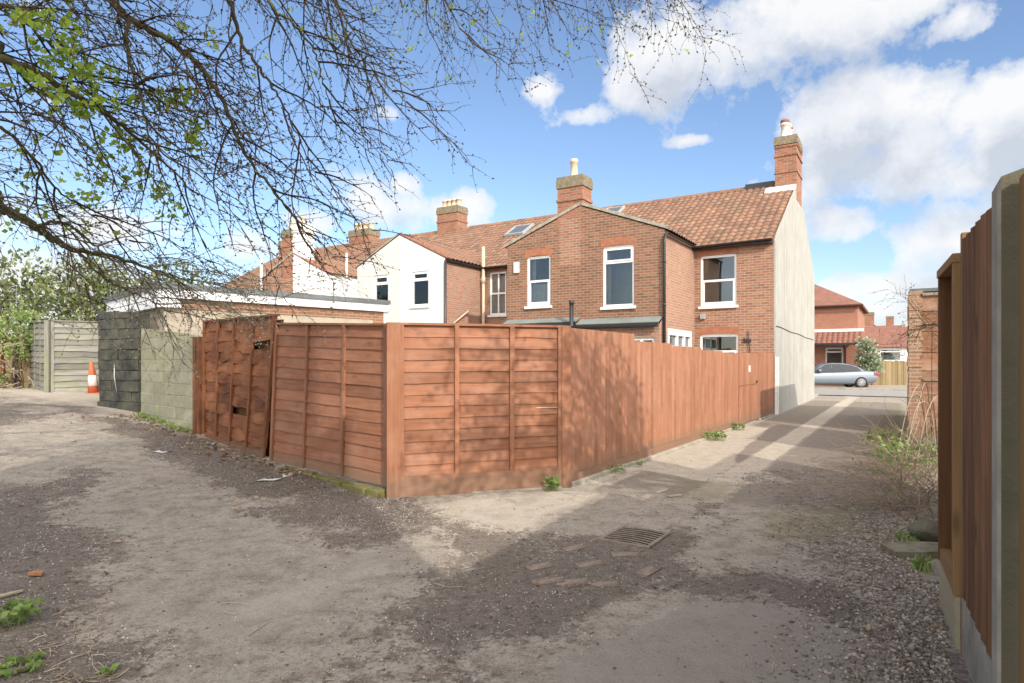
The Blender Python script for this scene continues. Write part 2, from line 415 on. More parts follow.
M['carglass'] = m_darkglass('car_glass', (0.02, 0.024, 0.028))
M['curtain'] = m_plain('net_curtain', (0.42, 0.42, 0.40), 0.9, 0.2, 5, 0.1)
M['curtain_warm'] = m_plain('beige_curtain', (0.33, 0.27, 0.21), 0.9, 0.3, 5, 0.1)
M['room'] = m_plain('room_wall', (0.30, 0.27, 0.23), 0.9, 0.3, 1.0, 0.1)
def m_carpaint():
    k = NT('silver_blue_paint'); m = k.done((0.15, 0.18, 0.215), 0.32, None, 0.5, 0.35)
    k.bsdf.inputs['Coat Weight'].default_value = 0.6; k.bsdf.inputs['Coat Roughness'].default_value = 0.05
    return m
M['car'] = m_carpaint()
# ------------------------------------------------------------------ light and sky
GLOW = 3.4; SUN_EL = R(30); SUN_AZ = math.atan2(0.42, -0.91)
SKY_STR = 0.15; SUN_STR = 3.7; EXPO = 0.30
world = bpy.data.worlds.new('World'); scene.world = world; world.use_nodes = True
wt = world.node_tree; wt.nodes.clear()
def wn(typ, **kw):
    nd = wt.nodes.new(typ)
    for k, v in kw.items(): setattr(nd, k, v)
    return nd
def wmath(op, a, b=None, c=None, clamp=False):
    m = wn('ShaderNodeMath', operation=op, use_clamp=clamp)
    for i, x in enumerate((a, b, c)):
        if x is None: continue
        if hasattr(x, 'is_output'): wt.links.new(x, m.inputs[i])
        else: m.inputs[i].default_value = x
    return m.outputs[0]
wout = wn('ShaderNodeOutputWorld'); bg = wn('ShaderNodeBackground')
sky = wn('ShaderNodeTexSky'); sky.sky_type = 'NISHITA'; sky.sun_disc = False
sky.sun_elevation = SUN_EL; sky.sun_rotation = SUN_AZ
sky.air_density = 1.0; sky.dust_density = 0.7; sky.ozone_density = 2.2; sky.altitude = 0
tc = wn('ShaderNodeTexCoord')
def pxdir(px, py):
    dx, dz = (px - 512) / 626, (362 - py) / 626
    return math.atan2(dx, 1), math.atan2(dz, math.sqrt(1 + dx * dx))
# clouds: centre and reach of every cloud bank, as azimuth / elevation
BANKS = []
for px, py, rx, ry, lift in [(700, 55, 105, 62, .02), (790, 18, 140, 48, .06), (880, 8, 110, 34, 0.0), (960, 22, 50, 28, -.12), (640, 80, 50, 40, -.05), (588, 116, 44, 20, -.18),
                       (860, 125, 90, 42, 0.1), (840, 150, 70, 50, .05), (930, 122, 90, 52, 0.12), (1010, 110, 90, 60, 0.12), (900, 165, 130, 42, 0.05), (800, 140, 24, 30, -.1),
                       (840, 225, 70, 30, -.12), (960, 240, 110, 42, 0.0), (880, 290, 120, 30, -.15), (1010, 270, 70, 40, -.05), (900, 312, 230, 30, -.1), (690, 140, 30, 10, -.5),
                       (372, 205, 58, 34, 0.0), (320, 222, 46, 24, -.05), (400, 186, 22, 18, 0.0), (455, 215, 40, 24, -.3),
                       (543, 90, 40, 22, -.38), (395, 114, 40, 20, -.45), (110, 225, 150, 42, -.35), (40, 300, 330, 50, -.1), (250, 245, 60, 24, -.35)]:
    a, e = pxdir(px, py); a2, _ = pxdir(px + rx * .5, py); a1, _ = pxdir(px - rx * .5, py)
    _, e2 = pxdir(px, py - ry * .5); _, e1 = pxdir(px, py + ry * .5)
    BANKS.append((a, e, abs(a2 - a1), abs(e2 - e1), lift))
for a, e, ra, re, lf in [(1.6, .5, .6, .3, 0), (2.4, .35, .5, .25, 0), (-1.5, .6, .7, .3, 0), (-2.4, .5, .6, .3, 0), (3.0, .9, .6, .25, -.1), (-.6, 1.2, .6, .2, -.1), (.9, 1.15, .8, .2, -.1)]:
    BANKS.append((a, e, ra, re, lf))
def cloud_density(dz):
    sep = wn('ShaderNodeSeparateXYZ'); wt.links.new(tc.outputs['Generated'], sep.inputs[0])
    az = wmath('ARCTAN2', sep.outputs[0], sep.outputs[1])
    el = wmath('ADD', wmath('ARCSINE', sep.outputs[2]), dz)
    # ragged edges: push the lookup about with noise
    mp = wn('ShaderNodeMapping'); wt.links.new(tc.outputs['Generated'], mp.inputs[0]); mp.inputs['Location'].default_value = (0, 0, dz)
    nz = wn('ShaderNodeTexNoise'); wt.links.new(mp.outputs[0], nz.inputs['Vector']); nz.inputs['Scale'].default_value = 7.5; nz.inputs['Detail'].default_value = 9; nz.inputs['Roughness'].default_value = 0.62
    best = None
    for a, e, ra, re, lf in BANKS:
        u = wmath('MULTIPLY', wmath('SUBTRACT', az, a), 1 / ra); v = wmath('MULTIPLY', wmath('SUBTRACT', el, e), 1 / re)
        d = wmath('SQRT', wmath('ADD', wmath('MULTIPLY', u, u), wmath('MULTIPLY', v, v)))
        b = wmath('SUBTRACT', 1.0 + lf, d)
        best = b if best is None else wmath('SMOOTH_MAX', best, b, 0.25)
    return wmath('ADD', best, wmath('MULTIPLY', wmath('SUBTRACT', nz.outputs['Fac'], 0.5), 3.7))
den = cloud_density(0.0)
den2 = cloud_density(0.055)
def wramp(f, stops):
    r = wn('ShaderNodeValToRGB'); wt.links.new(f, r.inputs[0]); e = r.color_ramp.elements
    while len(e) < len(stops): e.new(0.5)
    for i, (p, c) in enumerate(stops):
        e[i].position = p; e[i].color = (c, c, c, 1) if isinstance(c, (int, float)) else (*c, 1)
    return r.outputs[0]
alpha = wramp(den, [(0.0, 0.0), (0.22, 0.58), (0.6, 0.95)])
shade = wramp(den2, [(0.0, (1.0, 1.0, 1.0)), (0.5, (0.86, 0.885, 0.935)), (1.1, (0.64, 0.69, 0.775))])
sk = wn('ShaderNodeMix', data_type='RGBA', blend_type='MULTIPLY'); sk.inputs[0].default_value = 1.0
wt.links.new(sky.outputs[0], sk.inputs[6]); SKYTINT = (1.06, 1.07, 1.12); sk.inputs[7].default_value = (*SKYTINT, 1)
cl = wn('ShaderNodeMix', data_type='RGBA', blend_type='MULTIPLY'); cl.inputs[0].default_value = 1.0
wt.links.new(shade, cl.inputs[6]); CL = 5.4; cl.inputs[7].default_value = (CL, CL, CL, 1)
mx = wn('ShaderNodeMix', data_type='RGBA'); wt.links.new(alpha, mx.inputs[0]); wt.links.new(sk.outputs[2], mx.inputs[6]); wt.links.new(cl.outputs[2], mx.inputs[7])
# bright hazy sky on the sun's side, as on a real day of broken cloud
sv = Vector((math.sin(SUN_AZ) * math.cos(SUN_EL), math.cos(SUN_AZ) * math.cos(SUN_EL), math.sin(SUN_EL)))
dp = wn('ShaderNodeVectorMath', operation='DOT_PRODUCT'); wt.links.new(tc.outputs['Generated'], dp.inputs[0]); dp.inputs[1].default_value = sv
glow = wn('ShaderNodeMapRange', interpolation_type='SMOOTHSTEP'); wt.links.new(dp.outputs['Value'], glow.inputs[0])
for i_, v_ in zip((1, 2, 3, 4), (0.10, 0.72, 0.0, 1.0)): glow.inputs[i_].default_value = v_
hz = wn('ShaderNodeMix', data_type='RGBA'); wt.links.new(wmath('MULTIPLY', glow.outputs[0], 0.85), hz.inputs[0]); wt.links.new(mx.outputs[2], hz.inputs[6]); hz.inputs[7].default_value = (CL * 1.05, CL * .985, CL * .90, 1)
gm = wn('ShaderNodeVectorMath', operation='SCALE'); wt.links.new(hz.outputs[2], gm.inputs[0]); wt.links.new(wmath('MULTIPLY_ADD', glow.outputs[0], GLOW - 1.0, 1.0), gm.inputs['Scale'])
wt.links.new(gm.outputs[0], bg.inputs[0]); bg.inputs[1].default_value = SKY_STR
wt.links.new(bg.outputs[0], wout.inputs[0])
sl = bpy.data.lights.new('sun', 'SUN'); so = bpy.data.objects.new('sun', sl); col.objects.link(so)
sl.energy = SUN_STR; sl.angle = R(0.5); sl.color = (1.0, 0.93, 0.82)
sd = Vector((math.sin(SUN_AZ) * math.cos(SUN_EL), math.cos(SUN_AZ) * math.cos(SUN_EL), math.sin(SUN_EL)))
so.rotation_euler = sd.to_track_quat('Z', 'Y').to_euler(); so.location = (20, -30, 30)
vs = scene.view_settings
scene.display_settings.display_device = 'sRGB'
vs.view_transform = 'Standard'; vs.look = 'None'; vs.exposure = EXPO; vs.gamma = 1.0; vs.use_curve_mapping = False

# ------------------------------------------------------------------ ground
def axis(lo, hi, step, far, grow=1.18):
    a = list(np.arange(lo, hi, step)); d = step
    x = a[-1]
    while x < far: d *= grow; x += d; a.append(x)
    d = step; x = a[0]; pre = []
    while x > -far: d *= grow; x -= d; pre.append(x)
    return np.array(pre[::-1] + a)
gx = axis(-9.0, 13.0, 0.06, 900); _y = axis(2.2, 12.5, 0.05, 900)
gy = np.concatenate([_y[_y < 12.45], np.arange(12.5, 25, 0.1), 25 + np.cumsum(0.1 * 1.18 ** np.arange(1, 46))])
GX, GY = np.meshgrid(gx, gy)
def seg_in(poly, X, Y):
    inside = np.zeros(X.shape, bool); n = len(poly)
    dist = np.full(X.shape, 1e9)
    for i in range(n):
        x1, y1 = poly[i]; x2, y2 = poly[(i + 1) % n]
        if y1 != y2:
            c = ((y1 > Y) != (y2 > Y)) & (X < (x2 - x1) * (Y - y1) / (y2 - y1) + x1)
            inside ^= c
        L = (x2 - x1) ** 2 + (y2 - y1) ** 2 + 1e-9
        t = np.clip(((X - x1) * (x2 - x1) + (Y - y1) * (y2 - y1)) / L, 0, 1)
        dist = np.minimum(dist, np.hypot(X - x1 - t * (x2 - x1), Y - y1 - t * (y2 - y1)))
    return np.where(inside, dist, -dist)
def patch(pxs, soft, X, Y, jit=0.35, fr=1.3):
    poly = [G(*p) for p in pxs]
    d = seg_in(poly, X, Y) + jit * (fbm(X * fr + 31, Y * fr + 11, 5) - 0.5) * 2
    return smooth(-soft, soft, d)
def nt_of(X, Y):
    dx, dy = X - OX, Y - OY
    return dx * NX + dy * NY, dx * -NY + dy * NX
def masks(X, Y):
    n, t = nt_of(X, Y); nA = n + 3.3 - 3.3      # n is 0 on the end gable, about 3.4 on the right-hand fence
    dirt = np.zeros(X.shape); pale = np.zeros(X.shape); moss = np.zeros(X.shape); asph = np.zeros(X.shape)
    dirt = np.maximum(dirt, patch([(55, 397), (140, 420), (195, 440), (290, 470), (392, 494), (425, 498), (428, 548), (345, 545), (255, 508), (180, 462), (100, 420)], 0.45, X, Y, 0.7))
    dirt = np.maximum(dirt, patch([(-200, 470), (50, 490), (118, 575), (165, 640), (130, 800), (-400, 800)], 0.5, X, Y, 0.8) * .9)
    dirt = np.maximum(dirt, 0.95 * patch([(420, 530), (500, 532), (570, 548), (640, 552), (655, 580), (640, 612), (540, 650), (500, 720), (330, 720), (390, 620)], 0.5, X, Y, 0.9))
    dirt = np.maximum(dirt, 0.85 * patch([(620, 560), (700, 500), (720, 506), (690, 560), (780, 600), (690, 606)], 0.2, X, Y, 0.4))
    dirt = np.maximum(dirt, 0.6 * patch([(740, 478), (820, 462), (905, 450), (945, 560), (985, 800), (880, 800), (880, 600), (820, 565), (790, 510)], 0.35, X, Y, 0.6))
    dirt = np.maximum(dirt, 0.85 * patch([(640, 590), (720, 560), (850, 590), (880, 640), (760, 606)], 0.2, X, Y, 0.4))
    for q_ in ([(700, 636), (735, 632), (742, 646), (708, 650)], [(800, 646), (815, 644), (818, 652), (802, 654)], [(640, 655), (652, 653), (655, 662), (642, 664)]): dirt = np.maximum(dirt, 1.2 * patch(q_, 0.05, X, Y, 0.06, 4))
    dirt = np.maximum(dirt, 0.75 * patch([(-400, 395), (20, 395), (120, 470), (90, 520), (-200, 540)], 0.3, X, Y, 0.7) * smooth(.42, .6, fbm(X * .6, Y * .6 + 4)))
    pale = np.maximum(pale, 0.9 * patch([(432, 502), (565, 490), (600, 484), (540, 522), (478, 590), (432, 575)], 0.18, X, Y, 0.3))
    pale = np.maximum(pale, 0.7 * patch([(190, 610), (300, 575), (430, 540), (440, 560), (330, 600), (200, 650)], 0.45, X, Y, 0.5))
    pale = np.maximum(pale, 0.4 * patch([(210, 505), (330, 530), (310, 545), (220, 530)], 0.45, X, Y, 0.5))
    pale = np.maximum(pale, 0.85 * patch([(600, 478), (655, 455), (745, 425), (768, 428), (735, 462), (800, 484), (720, 484), (640, 470)], 0.08, X, Y, 0.12))  # concrete apron, with the sunlit wedge partly put into its pale colour
    strip = smooth(1.34, 1.28, np.abs(n - 1.34 + 0)) * 0
    gut = smooth(0.215, 0.185, np.abs(n - 1.37)) * smooth(-14.6, -12.0, t)
    pale = np.maximum(pale, 1.15 * gut * (0.45 + .5 * smooth(-11.5, -9.5, t)))
    gedge = smooth(.05, .02, np.abs(np.abs(n - 1.37) - .225)) * smooth(-14.6, -13.0, t)
    dirt = np.maximum(dirt, .38 * gedge)
    edge = smooth(0.34, 0.22, n + 0.22 + .1 * fbm(X, Y)) * smooth(-13.4, -13.0, t) * smooth(3.2, 2.5, X * 0)
    pale = np.maximum(pale, 0.7 * edge)
    asph = np.maximum(asph, 0.95 * patch([(535, 800), (560, 668), (620, 628), (690, 600), (760, 606), (850, 632), (880, 660), (930, 800)], 0.05, X, Y, 0.12, 2.2))
    asph = np.maximum(asph, smooth(1.1, 1.25, n) * smooth(5.5, 5.0, n) * smooth(-9.2, -8.5, t) * .8)
    asph = np.maximum(asph, smooth(-.1, .1, n) * smooth(1.25, 1.1, n) * smooth(-11.8, -11.3, t) * .9)
    moss = np.maximum(moss, 0.9 * patch([(770, 512), (850, 506), (860, 530), (790, 534)], 0.3, X, Y, 0.6))
    moss = np.maximum(moss, 0.7 * patch([(690, 480), (740, 484), (730, 500), (650, 505)], 0.2, X, Y, 0.4))
    moss = np.maximum(moss, 0.9 * patch([(880, 410), (905, 405), (915, 440), (890, 450)], 0.3, X, Y, 0.4))
    lane = (smooth(.10, .22, n) * smooth(1.18, 1.10, n) + smooth(1.58, 1.66, n) * smooth(3.5, 2.9, n)) * smooth(-13.6, -12.0, t) * smooth(8.5, 7.5, t)
    lane = lane * (1 - pale * .4) * smooth(.05, .35, fbm(X * 1.3 + 5, Y * 1.3 + 2, 4) + .1)
    dirt = dirt * (1 - 0.85 * asph * (n < 4) * (Y < 4.6))
    masks.lane = lane
    return dirt, pale, moss, asph
MD, MP, MM, MA = masks(GX, GY); ML = masks.lane
GZ = ground_z(GX, GY)
near = smooth(25, 10, np.hypot(GX, GY))
bumpy = (fbm(GX * 1.1, GY * 1.1, 4) - 0.5) * 0.05 + (fbm(GX * 6, GY * 6 + 50, 3) - 0.5) * 0.016 * (0.4 + MD) + MD * (fbm(GX * 14, GY * 14, 2) - .5) * 0.012
bumpy *= (1 - 0.8 * MA) * (1 - .6 * MP)
GZ = GZ + bumpy * near
mb = MB()
ny_, nx_ = GX.shape
ids = np.arange(nx_ * ny_).reshape(ny_, nx_)
V = np.stack([GX.ravel(), GY.ravel(), GZ.ravel()], 1)
F = np.stack([ids[:-1, :-1].ravel(), ids[:-1, 1:].ravel(), ids[1:, 1:].ravel(), ids[1:, :-1].ravel()], 1)
me = bpy.data.meshes.new('ground')
me.vertices.add(len(V)); me.vertices.foreach_set('co', V.ravel())
me.loops.add(F.size); me.loops.foreach_set('vertex_index', F.ravel().astype(np.int32))
me.polygons.add(len(F)); me.polygons.foreach_set('loop_start', np.arange(0, F.size, 4, dtype=np.int32)); me.polygons.foreach_set('loop_total', np.full(len(F), 4, dtype=np.int32))
me.polygons.foreach_set('use_smooth', np.ones(len(F), bool))
ca = me.color_attributes.new('mask', 'FLOAT_COLOR', 'POINT')
ca.data.foreach_set('color', np.stack([MD.ravel(), MP.ravel(), MM.ravel(), MA.ravel()], 1).astype(np.float32).ravel())
la = me.attributes.new('lane', 'FLOAT', 'POINT'); la.data.foreach_set('value', ML.ravel().astype(np.float32))
me.update(calc_edges=True)
k = NT('worn_ground'); co = k.coord('Object')
mk = k.n('ShaderNodeAttribute', attribute_name='mask'); sp = k.n('ShaderNodeSeparateColor'); k.l(mk.outputs['Color'], sp.inputs[0])
n_big = k.noise(co, 0.8, 6, 0.65); n_mid = k.noise(co, 5.0, 6, 0.7); n_fine = k.noise(co, 38, 5, 0.7); n_grit = k.noise(co, 130, 3, 0.7)
base = k.mix(k.ramp(n_big, [(0.3, 0.0), (0.7, 1.0)]), (0.415, 0.368, 0.305), (0.32, 0.28, 0.228))
base = k.mix(k.ramp(n_mid, [(0.46, 0.0), (0.66, 0.75)]), base, (0.184, 0.144, 0.109))
n_clod = k.noise(co, 14, 4, 0.75)
base = k.mix(k.ramp(n_clod, [(0.52, 0.0), (0.68, 0.5)]), base, (0.15, 0.12, 0.092))
base = k.mix(k.ramp(n_fine, [(0.5, 0.0), (0.68, 0.65)]), base, (0.136, 0.106, 0.080))
base = k.mix(k.ramp(n_grit, [(0.54, 0.0), (0.66, 0.6)]), base, (0.50, 0.44, 0.37))
base = k.mix(k.ramp(n_grit, [(0.30, 0.6), (0.42, 0.0)]), base, (0.10, 0.075, 0.058))
def edgy(s, amt=0.9):
    return k.ramp(k.math('ADD', s, k.math('MULTIPLY', k.math('SUBTRACT', k.math('ADD', k.math('MULTIPLY', n_fine, 0.35), k.math('ADD', k.math('MULTIPLY', n_mid, 0.35), k.math('MULTIPLY', n_clod, 0.3))), 0.5), amt * 2.0)), [(0.32, 0.0), (0.68, 1.0)])
asph = k.mix(k.ramp(n_mid, [(0.35, 0.0), (0.7, 0.8)]), (0.325, 0.282, 0.235), (0.245, 0.208, 0.170))
asph = k.mix(k.ramp(n_grit, [(0.50, 0.0), (0.68, 0.5)]), asph, (0.480, 0.432, 0.360))
asph = k.mix(k.ramp(n_grit, [(0.30, 0.55), (0.42, 0.0)]), asph, (0.080, 0.069, 0.058))
c = k.mix(edgy(mk.outputs['Alpha'], 0.22), base, asph)
lanec = k.mix(k.ramp(n_mid, [(0.35, 0.0), (0.7, 0.8)]), (0.225, 0.19, 0.155), (0.155, 0.13, 0.104))
lanec = k.mix(k.ramp(n_grit, [(0.52, 0.0), (0.68, 0.5)]), lanec, (0.36, 0.32, 0.265))
c = k.mix(k.math('MULTIPLY', edgy(k.attr('lane'), 0.4), 0.9), c, lanec)
palec = k.mix(k.ramp(n_mid, [(0.35, 0.0), (0.72, 0.8)]), (0.50, 0.445, 0.365), (0.36, 0.305, 0.24))
palec = k.mix(k.ramp(n_fine, [(0.52, 0.0), (0.72, 0.6)]), palec, (0.240, 0.195, 0.147))
palec = k.mix(k.ramp(n_grit, [(0.30, 0.5), (0.42, 0.0)]), palec, (0.16, 0.125, 0.095))
c = k.mix(k.math('MULTIPLY', edgy(sp.outputs[1], 0.8), 0.8), c, palec)
dirtc = k.mix(k.ramp(k.math('MULTIPLY_ADD', n_mid, 0.5, k.math('MULTIPLY', n_fine, 0.5)), [(0.32, 0.0), (0.66, 1.0)]), (0.072, 0.058, 0.047), (0.225, 0.185, 0.152))
dirtc = k.mix(k.ramp(n_clod, [(0.50, 0.0), (0.64, 0.7)]), dirtc, (0.052, 0.040, 0.031))
vor = k.n('ShaderNodeTexVoronoi'); k.l(co, vor.inputs['Vector']); vor.inputs['Scale'].default_value = 120
wv = k.n('ShaderNodeSeparateColor'); k.l(vor.outputs['Color'], wv.inputs[0])
dirtc = k.mix(k.ramp(wv.outputs[0], [(0.72, 0.0), (0.97, 0.7)]), dirtc, (0.338, 0.270, 0.223))
c = k.mix(k.math('MULTIPLY', edgy(sp.outputs[0], 2.4), 0.82), c, dirtc)
c = k.mix(k.math('MULTIPLY', edgy(sp.outputs[2], 1.0), 0.40), c, (0.20, 0.18, 0.085))
h = k.math('ADD', k.math('ADD', k.math('MULTIPLY', n_fine, 0.6), k.math('MULTIPLY', n_grit, 0.45)), k.math('MULTIPLY', n_clod, 0.8))
h = k.math('ADD', h, k.math('MULTIPLY', k.math('MULTIPLY', vor.outputs['Distance'], -0.5), edgy(sp.outputs[0], 0.85)))
k.done(c, 0.93, k.bump(h, 0.85, 0.026), 0.2)
me.materials.append(k.mat)
ground = bpy.data.objects.new('ground', me); col.objects.link(ground); tag(ground, kind='structure')

def gz_at(x, y):
    ix = np.clip(np.searchsorted(gx, x) - 1, 0, len(gx) - 2); iy = np.clip(np.searchsorted(gy, y) - 1, 0, len(gy) - 2)
    fx = (x - gx[ix]) / (gx[ix + 1] - gx[ix]); fy = (y - gy[iy]) / (gy[iy + 1] - gy[iy])
    return float((GZ[iy, ix] * (1 - fx) + GZ[iy, ix + 1] * fx) * (1 - fy) + (GZ[iy + 1, ix] * (1 - fx) + GZ[iy + 1, ix + 1] * fx) * fy)

# street across the end of the alley, with a kerbed pavement on either side
def sheet(name, pts, z, mat, thick=0.0):
    b = MB()
    P = [(*W(*p), z) for p in pts]
    if thick:
        lo = [(q[0], q[1], z - thick) for q in P]
        b.face(P); n_ = len(P)
        for i in range(n_): b.face([lo[i], lo[(i + 1) % n_], P[(i + 1) % n_], P[i]])
    else: b.face(P)
    return tag(b.build(name, mat), kind='structure')
m_road = m_plain('street_asphalt', (0.30, 0.285, 0.26), 0.9, 0.3, 1.5, 0.2, bump=0.4, c2=(0.24, 0.225, 0.205))
sheet('road', [(-40, 12.2), (60, 12.2), (60, 19.2), (-40, 19.2)], 0.035, m_road)
sheet('pavement', [(-40, 10.0), (-0.1, 10.0), (-0.1, 12.2), (-40, 12.2)], 0.10, M['concrete'], 0.3)
sheet('pavement', [(4.6, 10.4), (60, 10.4), (60, 12.2), (4.6, 12.2)], 0.10, M['concrete'], 0.3)
sheet('pavement', [(-40, 19.2), (60, 19.2), (60, 21.0), (-40, 21.0)], 0.10, M['concrete'], 0.3)
# ------------------------------------------------------------------ terrace
Z0 = -0.4
def on_plane(mbx, plane, off, u0, u1, z0, z1, d0, d1, tint=0.5, mi=0):
    # box lying on a wall plane; d is the distance out of the wall
    if plane == 'y-': mbx.box(u0, u1, off - d1, off - d0, z0, z1, tint, mi)
    elif plane == 'x+': mbx.box(off + d0, off + d1, u0, u1, z0, z1, tint, mi)
    elif plane == 'x-': mbx.box(off - d1, off - d0, u0, u1, z0, z1, tint, mi)
    elif plane == 'y+': mbx.box(u0, u1, off + d0, off + d1, z0, z1, tint, mi)
def wall_panel(mbx, plane, off, u0, u1, z0, z1, holes=(), rev=0.11):
    us = sorted({u0, u1, *[h[0] for h in holes], *[h[1] for h in holes]}); zs = sorted({z0, z1, *[h[2] for h in holes], *[h[3] for h in holes]})
    def P(u, z, d=0.0):
        return {'y-': (u, off - d, z), 'y+': (u, off + d, z), 'x+': (off + d, u, z), 'x-': (off - d, u, z)}[plane]
    flip = plane in ('y+', 'x-')
    def q(a, b, c, d): mbx.face([a, b, c, d] if not flip else [d, c, b, a])
    for i in range(len(us) - 1):
        for j in range(len(zs) - 1):
            um, zm = (us[i] + us[i + 1]) / 2, (zs[j] + zs[j + 1]) / 2
            if any(h[0] < um < h[1] and h[2] < zm < h[3] for h in holes): continue
            q(P(us[i], zs[j]), P(us[i + 1], zs[j]), P(us[i + 1], zs[j + 1]), P(us[i], zs[j + 1]))
    for a, b, c, d in holes:
        q(P(a, c), P(b, c), P(b, c, -rev), P(a, c, -rev)); q(P(a, d, -rev), P(b, d, -rev), P(b, d), P(a, d))
        q(P(a, c, -rev), P(a, d, -rev), P(a, d), P(a, c)); q(P(b, c), P(b, d), P(b, d, -rev), P(b, c, -rev))
def window(parent, org, plane, off, h, style='transom', glass='glass', arch=True, sill=True, rev=0.075, frame='white', sillmat='sill', room=True):
    u0, u1, z0, z1 = h
    f = MB(); w = 0.062
    D = (-rev - 0.03, -rev + 0.035)
    def bar(a, b, c, d, dd=D): on_plane(f, plane, off, a, b, c, d, *dd)
    bar(u0, u0 + w, z0, z1); bar(u1 - w, u1, z0, z1); bar(u0 + w, u1 - w, z1 - w, z1); bar(u0 + w, u1 - w, z0, z0 + w)
    H = z1 - z0
    if style == 'transom':          # small top light over a fixed pane, with its own sash
        zz = z0 + H * 0.72
        bar(u0 + w, u1 - w, zz, zz + w)
        D2 = (-rev + 0.0, -rev + 0.055)
        for a, b, c, d in [(u0 + w, u0 + w + .04, zz + w, z1 - w), (u1 - w - .04, u1 - w, zz + w, z1 - w), (u0 + w + .04, u1 - w - .04, z1 - w - .04, z1 - w), (u0 + w + .04, u1 - w - .04, zz + w, zz + w + .04)]:
            bar(a, b, c, d, D2)
    elif style == 'sash':
        zz = z0 + H * 0.50
        D2 = (-rev - 0.02, -rev + 0.05)
        bar(u0 + w, u1 - w, zz - .03, zz + .035, D2)
        for a, b, c, d in [(u0 + w, u0 + w + .045, z0 + w, zz - .03), (u1 - w - .045, u1 - w, z0 + w, zz - .03), (u0 + w + .045, u1 - w - .045, z0 + w, z0 + w + .06)]:
            bar(a, b, c, d, D2)
    elif style == 'georgian':
        zz = z0 + H * 0.5; um = (u0 + u1) / 2
        bar(u0 + w, u1 - w, zz - .03, zz + .03); bar(um - .02, um + .02, z0 + w, zz - .03); bar(um - .02, um + .02, zz + .03, z1 - w)
    elif style == 'pair':
        um = (u0 + u1) / 2
        bar(um - .04, um + .04, z0 + w, z1 - w)
    fr = f.build('window', M[frame], parent, org)
    # room behind the pane: back and side walls, and what hangs in the window
    rb = MB(); dpt = 1.0
    for a_, b_, c_, d_, e_, f_ in [(u0 - .5, u1 + .5, z0 - .6, z1 + .3, -dpt - .05, -dpt), (u0 - .55, u0 - .5, z0 - .6, z1 + .3, -dpt, -rev - .06), (u1 + .5, u1 + .55, z0 - .6, z1 + .3, -dpt, -rev - .06), (u0 - .5, u1 + .5, z0 - .65, z0 - .6, -dpt, -rev - .06), (u0 - .5, u1 + .5, z1 + .3, z1 + .35, -dpt, -rev - .06)]: on_plane(rb, plane, off, a_, b_, c_, d_, e_, f_)
    if room: rb.build('room_lining', M['room'], fr, org)
    cu = MB(); W_ = u1 - u0; H_ = z1 - z0
    def drape(ua, ub, za, zb_, dd=-.16):
        n_ = max(3, int((ub - ua) / .045))
        for i in range(n_):
            x0_, x1_ = ua + (ub - ua) * i / n_, ua + (ub - ua) * (i + 1) / n_; o_ = dd - rev + .012 * (i % 2)
            on_plane(cu, plane, off, x0_, x1_ - .001, za, zb_, o_ - .006, o_)
    if glass == 'glass': drape(u0, u0 + W_ * .16, z0, z1); drape(u1 - W_ * .13, u1, z0, z1)
    elif glass == 'glass_net': drape(u0, u1, z0, z1)
    else: drape(u0, u1, z0 + H_ * .02, z0 + H_ * .46, -.12); drape(u0, u0 + W_ * .2, z0, z1, -.2); drape(u1 - W_ * .12, u1, z0, z1, -.2)
    cu.build('curtain', M['curtain_warm' if glass == 'glass' else 'curtain'], fr, org)
    g = MB(); on_plane(g, plane, off, u0 + .02, u1 - .02, z0 + .02, z1 - .02, -rev - .015, -rev - .003)
    g.build('pane', M['glass'], fr, org)
    if sill:
        s = MB(); on_plane(s, plane, off, u0 - .06, u1 + .06, z0 - .085, z0 - .004, -.10, .07)
        so_ = s.build('sill', M[sillmat], fr, org)
    if arch:
        a_ = MB(); nb = max(6, round((u1 - u0 + .12) / .078)); rise = 0.07
        for i in range(nb):
            ua = u0 - .06 + (u1 - u0 + .12) * i / nb; ub = u0 - .06 + (u1 - u0 + .12) * (i + 1) / nb
            m_ = ((ua + ub) / 2 - (u0 + u1) / 2) / ((u1 - u0) / 2 + .06)
            lift = rise * (1 - m_ * m_) - .025
            on_plane(a_, plane, off, ua + .006, ub - .006, z1 + lift, z1 + lift + .215, -.05, .006, rng.random())
        a_.build('arch', M['arch'], fr, org)
        b_ = MB(); on_plane(b_, plane, off, u0 - .0, u1 + .0, z1 - .02, z1 + .10, -rev - .02, -.012)
        b_.build('head_infill', M['white' if frame == 'white' else 'sill'], fr, org)
    return fr
